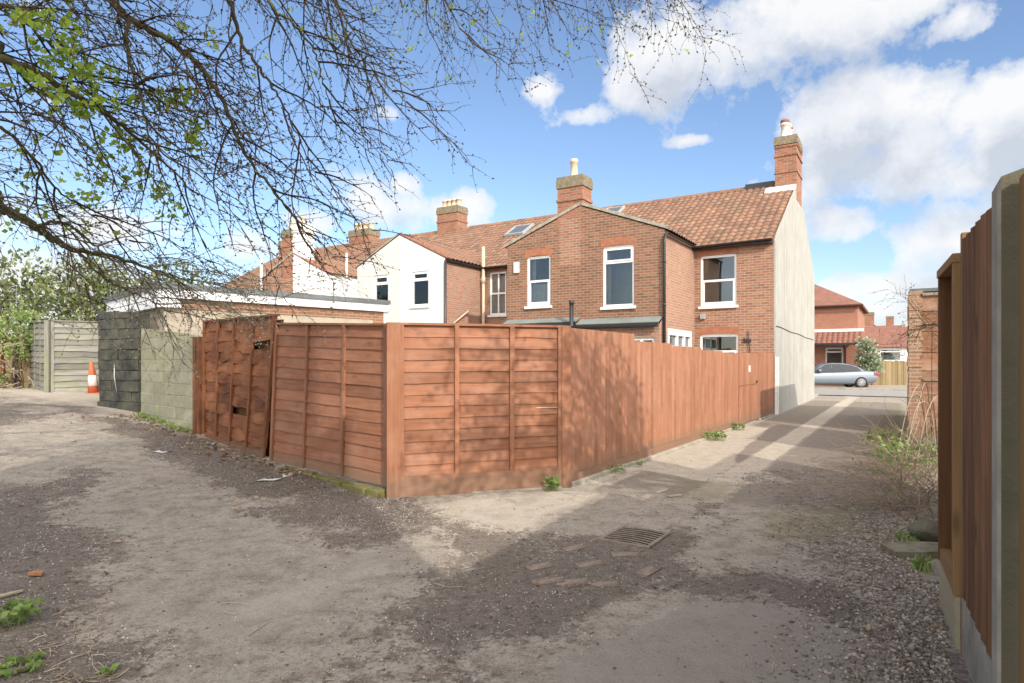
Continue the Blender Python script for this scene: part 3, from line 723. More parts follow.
def pantile(mbx, p0, ud, vd, width, length, course=0.32, tw=0.235, amp=0.028):
    p0 = Vector(p0); ud = Vector(ud).normalized(); vd = Vector(vd).normalized(); nn = ud.cross(vd)
    if nn.z < 0: nn = -nn
    ncol = max(2, int(round(width / tw)) * 5); nc = max(1, int(math.ceil(length / course)))
    us = [width * i / ncol for i in range(ncol + 1)]
    def prof(u):
        x = (u / tw) % 1.0
        return amp * (math.sin(x * 2 * math.pi) * 0.75 + 0.35 * math.cos(x * 4 * math.pi))
    V = []; F = []; T = []; U = []
    for k in range(nc):
        va = k * course; vb = min(length, (k + 1) * course)
        jit = [rng.uniform(-.006, .006) for _ in range(int(width / tw) + 2)]
        for r, (v, hh) in enumerate(((va, .030), (vb + .03, .004), (va, -.002))):
            for u in us:
                j = jit[int(u / tw)]
                V.append(p0 + ud * u + vd * (v + j) + nn * (hh + prof(u)))
        base = len(V) - 3 * len(us); n = len(us)
        tints = [rng.random() for _ in range(int(width / tw) + 2)]
        for i in range(n - 1):
            F.append((base + i, base + i + 1, base + n + i + 1, base + n + i)); T.append(tints[int((us[i] + .01) / tw)])
            U.append([(us[i], va), (us[i + 1], va), (us[i + 1], vb), (us[i], vb)])
            F.append((base + 2 * n + i, base + 2 * n + i + 1, base + i + 1, base + i)); T.append(.1)
            U.append([(us[i], va)] * 4)
    mbx.idx(V, F, T, 0, True, U)
def half_gutter(mbx, p0, p1, r=0.055):
    p0 = Vector(p0); p1 = Vector(p1); d = (p1 - p0).normalized(); s = d.cross(Vector((0, 0, 1))); N = 7
    V = []; F = []
    for p in (p0, p1):
        for k in range(N): a = math.pi * k / (N - 1); V.append(p + s * math.cos(a) * r - Vector((0, 0, 1)) * math.sin(a) * r)
        for k in range(N): a = math.pi * (N - 1 - k) / (N - 1); V.append(p + s * math.cos(a) * (r - .008) - Vector((0, 0, 1)) * math.sin(a) * (r - .008))
    n = 2 * N
    for k in range(n): F.append((k, (k + 1) % n, n + (k + 1) % n, n + k))
    F.append(tuple(range(n))[::-1]); F.append(tuple(range(n, 2 * n)))
    mbx.idx(V, F)
def chimney(parent, org, x0, x1, y0, y1, zb, zt, pots, brick='brick_stack', capmat='cap', potmat='pot', oversail=0.035, band=True, half_white=False, capz=0.34):
    c = MB()
    c.box(x0, x1, y0, y1, zb, zt - capz)
    if band: c.box(x0 - .035, x1 + .035, y0 - .035, y1 + .035, zt - capz - .42, zt - capz - .34)
    st = c.build('chimney', M[brick], parent, org)
    cp = MB(); cp.box(x0 - oversail, x1 + oversail, y0 - oversail, y1 + oversail, zt - capz, zt - .09)
    cp.box(x0 - .02, x1 + .02, y0 - .02, y1 + .02, zt - .09, zt)
    cp.build('capping', M[capmat], st, org)
    for (px_, py_, ph, pr, pm) in pots:
        p = MB(); p.lathe([(pr * 1.12, 0), (pr * 1.1, .06), (pr * .98, .09), (pr * .86, ph * .8), (pr * 1.05, ph * .82), (pr * 1.06, ph * .92), (pr * .92, ph), (pr * .7, ph), (pr * .66, ph - .15)], (px_, py_, zt - .01), 14)
        p.build('chimney_pot', M[pm], st, org)
    return st
RZ, EZ, RT = 8.02, 5.24, 4.7           # ridge height, eaves height, ridge distance from the rear wall
PITCH = (RZ - EZ) / RT
def main_roof(parent, org, x0, x1, left_verge=False, right_verge=False):
    b = MB()
    y0 = -0.22; z0 = EZ + PITCH * y0
    pantile(b, (x0, y0, z0 + .04), (1, 0, 0), (0, 1, PITCH), x1 - x0, math.hypot(RT - y0, PITCH * (RT - y0)))
    ro = b.build('roof', M['tile'], parent, org)
    u = MB()                         # underside and the far slope
    u.face([(x0, y0, z0 - .03), (x0, RT, RZ - .03), (x1, RT, RZ - .03), (x1, y0, z0 - .03)])
    u.face([(x0, RT, RZ + .03), (x0, 2 * RT + .2, EZ - PITCH * .2 + .03), (x1, 2 * RT + .2, EZ - PITCH * .2 + .03), (x1, RT, RZ + .03)][::-1])
    u.build('roof_deck', M['tile_red'], ro, org)
    r = MB(); n_ = max(2, int((x1 - x0) / .42))
    for i in range(n_):
        a = x0 + (x1 - x0) * i / n_; bb = x0 + (x1 - x0) * (i + 1) / n_
        V = []; F = []
        for j, xx in enumerate((a + .004, bb)):
            for q in range(9):
                t_ = math.pi * (q / 8) ; rr = .125 + (.012 if j == 0 else 0)
                V.append((xx, RT - math.cos(t_) * rr, RZ - .02 + math.sin(t_) * rr))
        for q in range(8): F.append((q, q + 1, 9 + q + 1, 9 + q))
        r.idx(V, [f[::-1] for f in F], rng.random(), 0, True)
    r.build('ridge_tile_row', M['tile'], ro, org)
    return ro
def wing_roof(parent, org, xe, xa, L, apex, yend=2.0):
    b = MB(); d = 1 if xa > xe else -1
    ov = 0.12
    sl = (apex - EZ) / abs(xa - xe)
    V0 = (xe - d * ov, -L + .03, EZ - sl * ov + .05)
    ln = math.hypot(abs(xa - xe) + ov, sl * (abs(xa - xe) + ov))
    W_ = yend + L
    if d > 0: pantile(b, V0, (0, 1, 0), (1, 0, sl), W_, ln)
    else: pantile(b, V0, (0, 1, 0), (-1, 0, sl), W_, ln)
    return b.build('wing_roof', M['tile'], parent, org)
def house(label, s0, s1, wo=None, apex_s=None, L=2.9, apex=6.2, front='brick_dark', side='brick_pink', rear='brick', cat='house', end=None,
          holes_rear=(), holes_front=(), holes_side=(), group='terraced houses in a row'):
    x0, x1 = -s1, -s0; cx = (x0 + x1) / 2
    wx, wy = W(cx, RT); org = (cx, RT, 0)
    H = thing('terraced_house', label, cat, (wx, wy, 0), ANG, group)
    w = MB()
    if wo is not None:
        we, wa = -wo, -apex_s
        lo, hi = min(we, wa), max(we, wa)
        if we > wa: rear_spans = [(we, x1)]
        else: rear_spans = [(x0, we)]
        if lo > x0 + .01 and we > wa: rear_spans.append((x0, lo))
        if hi < x1 - .01 and we < wa: rear_spans.append((hi, x1))
    else: rear_spans = [(x0, x1)]
    for a, b in rear_spans: wall_panel(w, 'y-', 0.0, a, b, Z0, EZ, [h for h in holes_rear if a <= h[0] and h[1] <= b])
    if end == 'left': w.face([(x0, 0, Z0), (x0, 0, EZ), (x0, RT, RZ - .05), (x0, 2 * RT, EZ), (x0, 2 * RT, Z0)])
    wl = w.build('wall', M[rear], H, org)
    w = MB(); wall_panel(w, 'y+', 2 * RT, x0, x1, Z0, EZ); w.build('front_wall', M[rear], H, org)
    if wo is not None:
        f = MB(); plane_side = 'x+' if we > wa else 'x-'
        wall_panel(f, 'y-', -L, lo, hi, Z0, EZ, holes_front)
        f.face([(we, -L, EZ), (wa, -L, EZ), (wa, -L, apex)] if we < wa else [(wa, -L, EZ), (we, -L, EZ), (wa, -L, apex)])
        f.build('wing_front_wall', M[front], H, org)
        s = MB(); wall_panel(s, plane_side, we, -L, 0.0, Z0, EZ, holes_side); s.build('wing_side_wall', M[side], H, org)
        wing_roof(H, org, we, wa, L, apex)
        v = MB(); d = 1 if wa > we else -1; sl = (apex - EZ) / abs(wa - we)
        ln = Vector((wa - we, 0, apex - EZ)).length
        X = Vector((d, 0, sl)).normalized(); Nn = Vector((-sl * d, 0, 1)).normalized() 
        P = []
        for yy in (-L - .035, -L + .2):
            a = Vector((we - d * .10, yy, EZ - sl * .10)); b = Vector((wa, yy, apex))
            P.append((a, b))
        q = [P[0][0] + Nn * .03, P[0][1] + Nn * .03, P[1][1] + Nn * .03, P[1][0] + Nn * .03]
        q2 = [p + Nn * (.085 if front.startswith('brick') else .045) for p in q]
        v.hexa([*q, *q2])
        v.build('verge_coping', M['coping' if front.startswith('brick') else ('tile_red' if we > wa else 'coping')], H, org)
    main_roof(H, org, x0, x1)
    return H, org

# --- house at the end of the row
hr = [(-2.16, -1.07, 3.30, 4.87), (-2.18, -1.02, 1.35, 2.40)]
hf = [(-4.20, -3.24, 3.16, 4.90)]
H1, o1 = house('end terraced house of red brick with pale rendered gable facing the alley', 0.0, 4.92, 2.36, 4.92, 2.93, 6.22, 'brick_dark', 'brick_pink', 'brick', holes_rear=hr, holes_front=hf, holes_side=[(-2.62, -0.35, -.1, 2.5)])
window(H1, o1, 'y-', 0.0, hr[0], 'sash'); window(H1, o1, 'y-', 0.0, hr[1], 'sash', 'glass_pale', sill=True)
window(H1, o1, 'y-', -2.93, hf[0], 'transom')
g = MB()                                                     # rendered gable wall
N_ = 14
top = [(0, 5.16)] + [(RT * i / N_, EZ - .02 + (RZ - EZ + .06) * i / N_ + rng.uniform(-.02, .03)) for i in range(1, N_)] + [(RT, RZ + .06)] + [(RT + RT * i / N_, RZ + .06 - (RZ - EZ + .1) * i / N_ + rng.uniform(-.03, .04)) for i in range(1, N_)] + [(2 * RT, 5.1)]
g.prism([(0, Z0)] + [(2 * RT, Z0)] + top[::-1], 'x', 0.004, 0.05)
gw = g.build('gable_wall', M['gable'], H1, o1)
c = MB(); c.tube([(0.065, 0.02 + i * .6, 2.62 - .16 * i / 15 + .015 * math.sin(i)) for i in range(16)], .010, 5); c.build('cable', M['black'], H1, o1)
b = MB(); b.box(.05, .13, -.10, .10, Z0, 1.7); b.build('corner_board', M['sill'], H1, o1)
# stack at the apex of the gable
st = chimney(H1, o1, -0.66, 0.056, 4.2, 5.5, 7.3, 9.62, [(-.36, 4.45, .55, .15, 'pot_white'), (-.36, 4.85, .62, .17, 'pot_white'), (-.36, 5.25, .55, .15, 'pot_white')], capz=.30)
for za in (8.30, 9.22): b = MB(); b.box(-.685, .085, 4.17, 5.53, za, za + .06); b.build('string_course', M['brick_stack'], st, o1)
b = MB()
for yy in (4.45, 4.85, 5.25): b.lathe([(.14, 0), (.16, .05), (.15, .12), (.08, .14)], (-.36, yy, 10.14), 12)
b.build('pot_cowl', M['pot_red'], st, o1)
b = MB(); b.hexa([(-.95, 3.85, 7.56), (.05, 3.85, 7.56), (.05, 4.16, 7.74), (-.95, 4.16, 7.74), (-.95, 3.85, 7.64), (.05, 3.85, 7.64), (.05, 4.16, 7.84), (-.95, 4.16, 7.84)]); b.build('flashing', M['flash'], H1, o1)
b = MB(); b.box(-1.75, -.74, 4.52, 4.88, 7.97, 8.17); b.build('ridge_patch', M['black'], H1, o1)
b = MB(); half_gutter(b, (-2.4, -.27, EZ - .08), (0.0, -.27, EZ - .05)); b.box(-2.36, -.002, -.2, -.02, EZ - .17, EZ - .06); half_gutter(b, (-2.27, -2.96, EZ - .10), (-2.27, -.22, EZ - .08)); b.build('gutter', M['black'], H1, o1)
b = MB(); b.tube([(-2.30, -2.98, EZ - .14), (-2.33, -3.0, EZ - .4), (-2.33, -3.0, -.2)], .042, 8)
for zz in (4.3, 3.1, 1.9): b.tube([(-2.33, -3.0, zz), (-2.33, -3.0, zz + .07)], .052, 8)
b.build('drainpipe', M['black'], H1, o1)
b = MB(); b.box(-2.14, -2.0, -.12, -.002, 2.9, 3.06); b.build('wall_lamp', M['grey_box'], H1, o1)
b = MB()
for i in range(4): b.box(-.85 + i * .06, -.82 + i * .06, -.05, -.002, 2.15, 2.28 - .03 * (i % 2))
b.tube([(-.72, -.03, 2.5), (-.70, -.04, 2.2), (-.66, -.03, 1.7)], .012, 5); b.build('pipe_clip', M['black'], H1, o1)
# side door frame with fanlight
dr = MB(); D = (-.09, .02)
for a, bb, c_, d_ in [(-2.62, -2.52, -.1, 2.5), (-.45, -.35, -.1, 2.5), (-2.52, -.45, 2.32, 2.5), (-2.52, -.45, 1.92, 2.02), (-1.78, -1.7, 2.02, 2.32), (-1.1, -1.02, 2.02, 2.32)]: on_plane(dr, 'x+', -2.36, a, bb, c_, d_, *D)
do = dr.build('door_frame', M['white'], H1, o1)
dd = MB(); on_plane(dd, 'x+', -2.36, -2.5, -.46, 2.03, 2.31, -.085, -.06); dd.build('pane', M['skyglass'], do, o1)
dd = MB(); on_plane(dd, 'x+', -2.36, -2.5, -.46, -.1, 1.91, -.085, -.05); dd.build('door', M['white'], do, o1)
# lean-to against the wing
def leanto(Hh, org, x0, x1, z0, z1, depth, win=None):
    y0, y1 = -2.94, -2.94 - depth
    b = MB(); wall_panel(b, 'y-', y1 + .1, x0, x1, Z0, z1 - .05, [win] if win else []); 
    b.face([(x1, y1 + .1, Z0), (x1, y0, Z0), (x1, y0, z0 - .06), (x1, y1 + .1, z1 - .06)])
    b.face([(x0, y1 + .1, Z0), (x0, y1 + .1, z1 - .06), (x0, y0, z0 - .06), (x0, y0, Z0)])
    lt = b.build('lean_to_wall', M['brick_pink'], Hh, org)
    r = MB(); r.hexa([(x0, y1, z1 - .03), (x1, y1, z1 - .03), (x1, y0, z0 - .03), (x0, y0, z0 - .03), (x0, y1, z1), (x1, y1, z1), (x1, y0, z0), (x0, y0, z0)]); r.build('lean_to_roof', M['lead'], lt, org)
    f = MB(); f.box(x0, x1, y1 - .03, y1 - .002, z1 - .15, z1 - .02); half_gutter(f, (x0, y1 - .09, z1 - .07), (x1, y1 - .09, z1 - .10)); f.build('lean_to_gutter', M['black'], lt, org)
    if win: window(lt, org, 'y-', y1 + .1, win, 'pair', arch=False, room=False)
    return lt
leanto(H1, o1, -4.90, -2.40, 2.83, 2.66, .36, (-3.3, -2.55, 1.2, 2.22))
# --- second house, other half of the brick wing
hr2 = [(-8.72, -8.02, 3.4, 5.0)]
hf2 = [(-6.79, -5.95, 3.30, 4.84)]
H2, o2 = house('brick terraced house with white alarm box, sharing the middle wing and its single pot chimney', 4.92, 8.8, 7.52, 4.92, 2.93, 6.22, holes_rear=[], holes_front=hf2)
window(H2, o2, 'y-', -2.93, hf2[0], 'sash', 'glass_pale')
chimney(H2, o2, -5.70, -4.86, -2.932, -2.30, 5.2, 7.18, [(-5.3, -2.6, .60, .12, 'pot')])
b = MB(); b.box(-5.62, -4.94, -2.936, -2.931, 4.45, 5.9); b.build('chimney_breast', M['brick'], H2, o2)
b = MB(); b.box(-7.25, -7.06, -3.0, -2.932, 4.38, 4.72); b.build('alarm_box', M['white'], H2, o2, bevel=.015)
leanto(H2, o2, -7.5, -4.93, 2.90, 2.76, .30)
b = MB(); b.tube([(-4.98, -3.42, 1.0), (-4.98, -3.42, 3.34)], .062, 10); b.tube([(-4.98, -3.42, 3.24), (-4.98, -3.42, 3.36)], .075, 10); b.tube([(-4.98, -3.42, 2.55), (-4.98, -3.42, 2.67)], .072, 10); b.build('soil_pipe', M['black'], H2, o2)
def skylight(Hh, org, x, y, w_, l_):
    sl = Vector((0, 1, PITCH)).normalized(); nn = Vector((0, -PITCH, 1)).normalized(); p = Vector((x, y, EZ + PITCH * y + .04))
    def slab(bx, xa, xb, la, lb, na, nb):
        q = [p + Vector((1, 0, 0)) * a + sl * l + nn * n_ for n_ in (na, nb) for (a, l) in ((xa, la), (xb, la), (xb, lb), (xa, lb))]
        bx.hexa(q)
    f = MB(); e = .08
    slab(f, 0, w_, 0, e, .03, .13); slab(f, 0, w_, l_ - e, l_, .03, .13); slab(f, 0, e, e, l_ - e, .03, .13); slab(f, w_ - e, w_, e, l_ - e, .03, .13)
    fo = f.build('skylight', M['grey_box'], Hh, org)
    q = MB(); slab(q, e, w_ - e, e, l_ - e, .08, .10); q.build('pane', M['skyglass'], fo, org)
skylight(H2, o2, -7.2, 3.7, .8, .75)
# --- third house, white half wing
hr3 = [(-10.2, -9.45, 3.35, 4.98)]
hf3 = [(-12.06, -11.24, 3.60, 4.86)]
H3, o3 = house('terraced house whose half of the wing is bright white render with brick side wall', 8.8, 12.65, 10.5, 12.65, 2.37, 6.28, 'white_render', 'brick_pink', 'brick', holes_rear=hr3, holes_front=hf3)
window(H3, o3, 'y-', 0.0, hr3[0], 'georgian', 'glass_net', arch=False); window(H3, o3, 'y-', -2.37, hf3[0], 'transom', 'glass_pale', arch=False)
skylight(H3, o3, -11.3, 2.75, .95, 1.1)
b = MB(); half_gutter(b, (-10.40, -2.4, EZ - .06), (-10.40, -.2, EZ - .06), .07); half_gutter(b, (-10.4, -.27, EZ - .08), (-8.8, -.27, EZ - .08)); b.box(-10.47, -10.44, -2.38, -.2, EZ - .14, EZ - .01); b.build('gutter', M['black'], H3, o3)
b = MB(); b.tube([(-10.44, -2.43, EZ - .1), (-10.44, -2.43, 0)], .045, 8); b.build('drainpipe', M['black'], H3, o3)
b = MB(); b.tube([(-10.34, -.22, 0), (-10.34, -.22, 5.95)], .065, 8); b.tube([(-10.34, -.22, 4.55), (-10.34, -.22, 4.8)], .085, 8); b.tube([(-10.44, -.22, 4.72), (-10.34, -.22, 4.5)], .05, 8); b.build('soil_pipe', M['pipe_cream'], H3, o3)
b = MB(); b.tube([(-10.46, -2.0, 2.9), (-10.3, -1.2, 3.45)], .03, 6); b.tube([(-10.46, -2.0, 2.9), (-10.46, -2.0, 1.6)], .03, 6); b.build('waste_pipe', M['pipe_cream'], H3, o3)
# --- fourth house, cream half wing
hf4 = [(-13.96, -13.2, 3.55, 4.86)]
H4, o4 = house('terraced house whose half of the wing is cream render, partly behind the flat roof', 12.65, 16.3, 14.85, 12.65, 2.37, 6.28, 'cream_render', 'cream_render', 'brick', holes_front=hf4)
window(H4, o4, 'y-', -2.37, hf4[0], 'transom', 'glass_pale', arch=False)
chimney(H4, o4, -16.25, -15.0, 4.3, 5.1, 7.2, 9.15, [(-16.05, 4.7, .42, .15, 'pot'), (-15.76, 4.7, .42, .15, 'pot'), (-15.48, 4.7, .42, .15, 'pot'), (-15.2, 4.7, .42, .15, 'pot')])
# --- fifth house, white wing and chimney half white
H5, o5 = house('white painted terraced house wing seen above the flat roof', 16.3, 19.03, 16.95, 19.03, 2.07, 6.2, 'white_render', 'white_render', 'brick')
chimney(H5, o5, -19.028, -18.35, -2.08, -1.5, 5.2, 7.45, [(-18.7, -1.8, .38, .13, 'pot')], brick='white_render', capmat='sill')
b = MB(); b.tube([(-16.9, -1.0, 4.6), (-16.9, -1.0, 6.2)], .05, 8); b.build('flue_pipe', M['white'], H5, o5)
# --- sixth and last house of the row
H6, o6 = house('last brick terraced house at the far end of the row', 19.03, 28.4, 21.1, 19.03, 2.07, 6.2, 'brick', 'brick', 'brick', end='left')
chimney(H6, o6, -19.75, -19.032, -2.08, -1.5, 5.2, 7.3, [(-19.4, -1.8, .38, .13, 'pot')])
chimney(H6, o6, -22.4, -20.9, 4.3, 5.1, 7.2, 8.7, [(-22.2, 4.7, .42, .15, 'pot'), (-21.85, 4.7, .42, .15, 'pot'), (-21.5, 4.7, .42, .15, 'pot'), (-21.1, 4.7, .42, .15, 'pot')])
chimney(H6, o6, -28.3, -27.2, 4.3, 5.1, 7.2, 8.75, [(-28.0, 4.7, .42, .15, 'pot'), (-27.5, 4.7, .42, .15, 'pot')])
b = MB(); b.tube([(-21.0, -2.2, 4.6), (-21.0, -2.2, 6.3)], .06, 8); b.build('flue_pipe', M['white'], H6, o6)

# --- red brick house across the street
def box_house(name, label, n0, n1, t0, t1, zb, ez, rz_, wallm, roofm, hip=True, holes=(), group=None, ridge='n', hole_glass='glass'):
    cx, cy = (n0 + n1) / 2, (t0 + t1) / 2; wx, wy = W(cx, cy); org = (cx, cy, 0)
    Hh = thing(name, label, 'house', (wx, wy, 0), ANG, group)
    w = MB(); wall_panel(w, 'y-', t0, n0, n1, zb, ez, holes); wall_panel(w, 'y+', t1, n0, n1, zb, ez); wall_panel(w, 'x-', n0, t0, t1, zb, ez); wall_panel(w, 'x+', n1, t0, t1, zb, ez)
    if not hip:
        if ridge == 'n':
            for xx, fl in ((n0, 1), (n1, 0)):
                p = [(xx, t0, ez), (xx, t1, ez), (xx, cy, rz_)]; w.face(p[::-1] if fl else p)
        else:
            for yy, fl in ((t0, 0), (t1, 1)):
                p = [(n0, yy, ez), (n1, yy, ez), (cx, yy, rz_)]; w.face(p[::-1] if fl else p)
    w.build('wall', M[wallm], Hh, org)
    r = MB(); o = .3
    if ridge == 'n':
        sl = (rz_ - ez) / ((t1 - t0) / 2); zl = ez - sl * o; ins = (t1 - t0) / 2 if hip else -o + .0
        A, B = (n0 + ins, cy, rz_ + .05), (n1 - ins, cy, rz_ + .05)
        a, b_, c_, d_ = (n0 - o, t0 - o, zl + .05), (n1 + o, t0 - o, zl + .05), (n1 + o, t1 + o, zl + .05), (n0 - o, t1 + o, zl + .05)
        r.face([a, b_, B, A]); r.face([c_, d_, A, B])
        if hip: r.face([b_, c_, B]); r.face([d_, a, A])
    else:
        sl = (rz_ - ez) / ((n1 - n0) / 2); zl = ez - sl * o
        A, B = (cx, t0 - o, rz_ + .05), (cx, t1 + o, rz_ + .05)
        a, b_, c_, d_ = (n0 - o, t0 - o, zl + .05), (n1 + o, t0 - o, zl + .05), (n1 + o, t1 + o, zl + .05), (n0 - o, t1 + o, zl + .05)
        r.face([b_, c_, B, A]); r.face([d_, a, A, B])
    ro = r.build('roof', M[roofm], Hh, org)
    sm = ro.modifiers.new('thick', 'SOLIDIFY'); sm.thickness = .10; sm.offset = -1
    for h in holes: window(Hh, org, 'y-', t0, h, 'transom', hole_glass, arch=False)
    return Hh, org
M['tile_brown'] = m_plain('brown_roof_tile', (0.25, 0.12, 0.085), 0.85, 0.35, 2.5, 0.2, c2=(0.17, 0.085, 0.065))
HA, oa = box_house('red_brick_house', 'red brick house with hipped tile roof and tiled porch behind the parked car', -9.5, 0.75, 25.6, 33.5, -.3, 5.35, 7.6, 'brick_red', 'tile_brown', True, [(-1.09, -.09, 1.32, 2.48)])
b = MB(); pantile(b, (-6.0, 24.3, 2.72), (1, 0, 0), (0, 1, .62), 7.1, 1.5, .32, .3, .05); po = b.build('porch_roof', M['tile_brown'], HA, oa)
b = MB(); b.box(-6.0, 1.1, 25.5, 25.597, 3.5, 3.68); b.build('porch_flashing', M['white'], HA, oa)
b = MB(); b.box(-6.0, 1.1, 24.22, 24.32, 2.62, 2.74); b.tube([(.05, 24.3, 2.6), (.05, 25.5, 2.45), (.05, 25.5, -.2)], .05, 8); b.build('gutter', M['black'], HA, oa)
b = MB(); b.box(.76, 1.05, 25.6, 28, -.3, 2.75); b.build('porch_wall', M['brick_red'], HA, oa)
b = MB()
half_gutter(b, (-9.8, 25.25, 5.15), (1.05, 25.25, 5.15), .07); b.build('roof_gutter', M['black'], HA, oa)
# ------------------------------------------------------------------ fences
class Quad:
    """a leaning fence panel: u runs along it, v up it, d out of its face"""
    def __init__(self, bl, br, tl, tr, out):
        self.c = [Vector(p) for p in (bl, br, tl, tr)]
        n_ = (self.c[1] - self.c[0]).cross(self.c[2] - self.c[0]).normalized()
        if n_.dot(Vector(out)) < 0: n_ = -n_
        self.n = n_; self.w = (self.c[1] - self.c[0]).length; self.h = (self.c[2] - self.c[0]).length
    def p(self, u, v, d=0):
        bl, br, tl, tr = self.c
        return bl * (1 - u) * (1 - v) + br * u * (1 - v) + tl * (1 - u) * v + tr * u * v + self.n * d
    def bar(self, mbx, u0, u1, v0, v1, d0, d1, tint=0.5, vert=True):
        q = [self.p(u0, v0, d0), self.p(u1, v0, d0), self.p(u1, v0, d1), self.p(u0, v0, d1), self.p(u0, v1, d0), self.p(u1, v1, d0), self.p(u1, v1, d1), self.p(u0, v1, d1)]
        o1, o2 = rng.random() * 40, rng.random() * 40
        F = [(0, 3, 2, 1), (4, 5, 6, 7), (0, 1, 5, 4), (1, 2, 6, 5), (2, 3, 7, 6), (3, 0, 4, 7)]
        loc = [(u0 * self.w, v0 * self.h, d0), (u1 * self.w, v0 * self.h, d0), (u1 * self.w, v0 * self.h, d1), (u0 * self.w, v0 * self.h, d1), (u0 * self.w, v1 * self.h, d0), (u1 * self.w, v1 * self.h, d0), (u1 * self.w, v1 * self.h, d1), (u0 * self.w, v1 * self.h, d1)]
        if vert: uvs = [[(loc[i][0] + loc[i][2] + o1, loc[i][1] + o2) for i in f] for f in F]
        else: uvs = [[(loc[i][1] + loc[i][2] + o1, loc[i][0] + o2) for i in f] for f in F]
        mbx.hexa(q, tint, 0, uvs)
    def slat(self, mbx, u0, u1, v0, v1, wave=0.008, warp=0.0, th=0.012, lip=0.022, tint=0.5, seg=10, skip=None):
        # overlapping board: thin at the top, standing proud at its wavy lower edge
        ph = rng.random() * 20; o1, o2 = rng.random() * 40, rng.random() * 40
        rows = []
        for i in range(seg + 1):
            s = i / seg; u = u0 + (u1 - u0) * s
            wv = wave / self.h * (mnoise.noise((ph + s * (u1 - u0) * self.w * 2.2, 0, 0)) * 2)
            wp = warp * mnoise.noise((ph + 40 + s * 1.6, 0, 0))
            wb = warp * 0.8 * mnoise.noise((ph + 80 + s * 2.6, 0, 0)) / self.h
            rows.append([(u, v0 + wv + wb, lip + wp), (u, v1 + wb * .3, 0.004 + wp * .4), (u, v1 + wb * .3, -0.004 + wp * .4), (u, v0 + wv + wb, lip - th + wp)])
        V = []; F = []; U = []; n = 4
        for r_ in rows: V += [self.p(*q) for q in r_]
        for i in range(seg):
            for k in range(4):
                k2 = (k + 1) % 4
                F.append((i * n + k, (i + 1) * n + k, (i + 1) * n + k2, i * n + k2))
                uu = lambda i_, k_: (rows[i_][k_][1] * self.h + rows[i_][k_][2] + o1, rows[i_][k_][0] * self.w + o2)
                U.append([uu(i, k), uu(i + 1, k), uu(i + 1, k2), uu(i, k2)])
        F.append((0, 1, 2, 3)); U.append([(0, 0)] * 4); F.append((seg * n + 3, seg * n + 2, seg * n + 1, seg * n)); U.append([(0, 0)] * 4)
        mbx.idx(V, F, tint, 0, False, U)
def panel(parent, q, bays, rows, mat, wave=0.008, warp=0.0, lip=.022, bat=0.045, cap=True, gaps=(), battens=True, tintr=(0.2, 0.8), org=(0, 0, 0), framew=0.05):
    s = MB()
    for r in range(rows):
        v0 = r / rows; v1 = min(1.0, (r + 1) / rows + .022)
        if battens == 'split':
            for i in range(len(bays) - 1):
                if (i, r) in gaps: continue
                q.slat(s, bays[i], bays[i + 1], v0, v1, wave, warp, tint=rng.uniform(*tintr))
        else: q.slat(s, bays[0], bays[-1], v0, v1, wave, warp, lip=lip, tint=rng.uniform(*tintr), seg=20)
    sl = s.build('slat_panel', mat, parent, org)
    bw = bat / q.w
    for i, u in enumerate(bays):
        b = MB(); w2 = bw * (.6 if 0 < i < len(bays) - 1 else .75)
        uu = min(max(u, w2), 1 - w2)
        q.bar(b, uu - w2, uu + w2, 0, 1.0, .012, .048, rng.uniform(.4, .7)); b.build('batten', mat, sl, org)
    if cap:
        b = MB(); q.bar(b, -.004, 1.004, 1.0, 1.0 + .028 / q.h, -.03, .05, .5, False); b.build('capping_rail', mat, sl, org)
    return sl
def P3(px, py, Y): return ((px - 512) / 626 * Y, Y, CAM_H + (362 - py) / 626 * Y)
OUT1 = (-.686, -.727, 0); OUT2 = (.275, -.96, 0)
# broken panel
a0 = (-5.41, 11.03)
FB = thing('fence_panel', 'leaning brown slatted fence panel with broken slats and dark holes', 'fence', (-4.3, 10.0, .1))
oB = tuple(FB.location)
q = Quad((-5.41, 11.03, .21), (-3.70, 9.40, .07), (-5.40, 11.02, 2.25), (-3.42, 9.14, 2.22), OUT1)
panel(FB, q, [0, .235, .475, .735, 1.0], 12, M['stain_dark'], 0.015, 0.045, battens='split', gaps={(2, 3), (3, 9)}, org=oB, tintr=(.1, .9), cap=True)
b = MB()
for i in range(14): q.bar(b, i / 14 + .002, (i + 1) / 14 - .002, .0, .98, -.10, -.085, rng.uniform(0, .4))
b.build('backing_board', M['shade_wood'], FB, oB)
b = MB(); q.bar(b, .0, 1.0, -.01, .055, .01, .04, .6, False); b.build('bottom_rail', M['stain_dark'], FB, oB)
b = MB()
for r, (x_, y_, z_, dz) in enumerate([(-3.93, 9.66, .18, .5), (-3.8, 9.53, .15, .42), (-3.86, 9.6, .32, .35)]):
    M_ = Matrix.Translation((x_, y_, z_)) @ Matrix.Rotation(R(-43), 4, 'Z') @ Matrix.Rotation(R(30 - 40 * r), 4, 'Y')
    b.box(-.03, .03, -.01, .008, 0, dz, .3, 0, 'z', M_)
b.build('broken_slat', M['stain_dark'], FB, oB)
for (x_, y_, hh) in ((-5.56, 11.18, 2.0), (-5.70, 11.31, 2.0)):
    b = MB(); Mx = Matrix.Translation((x_, y_, 0)) @ Matrix.Rotation(R(-43), 4, 'Z'); b.box(-.055, .055, -.05, .05, -.1, hh, .3, 0, 'z', Mx); b.build('post', M['stain_dark'], FB, oB)
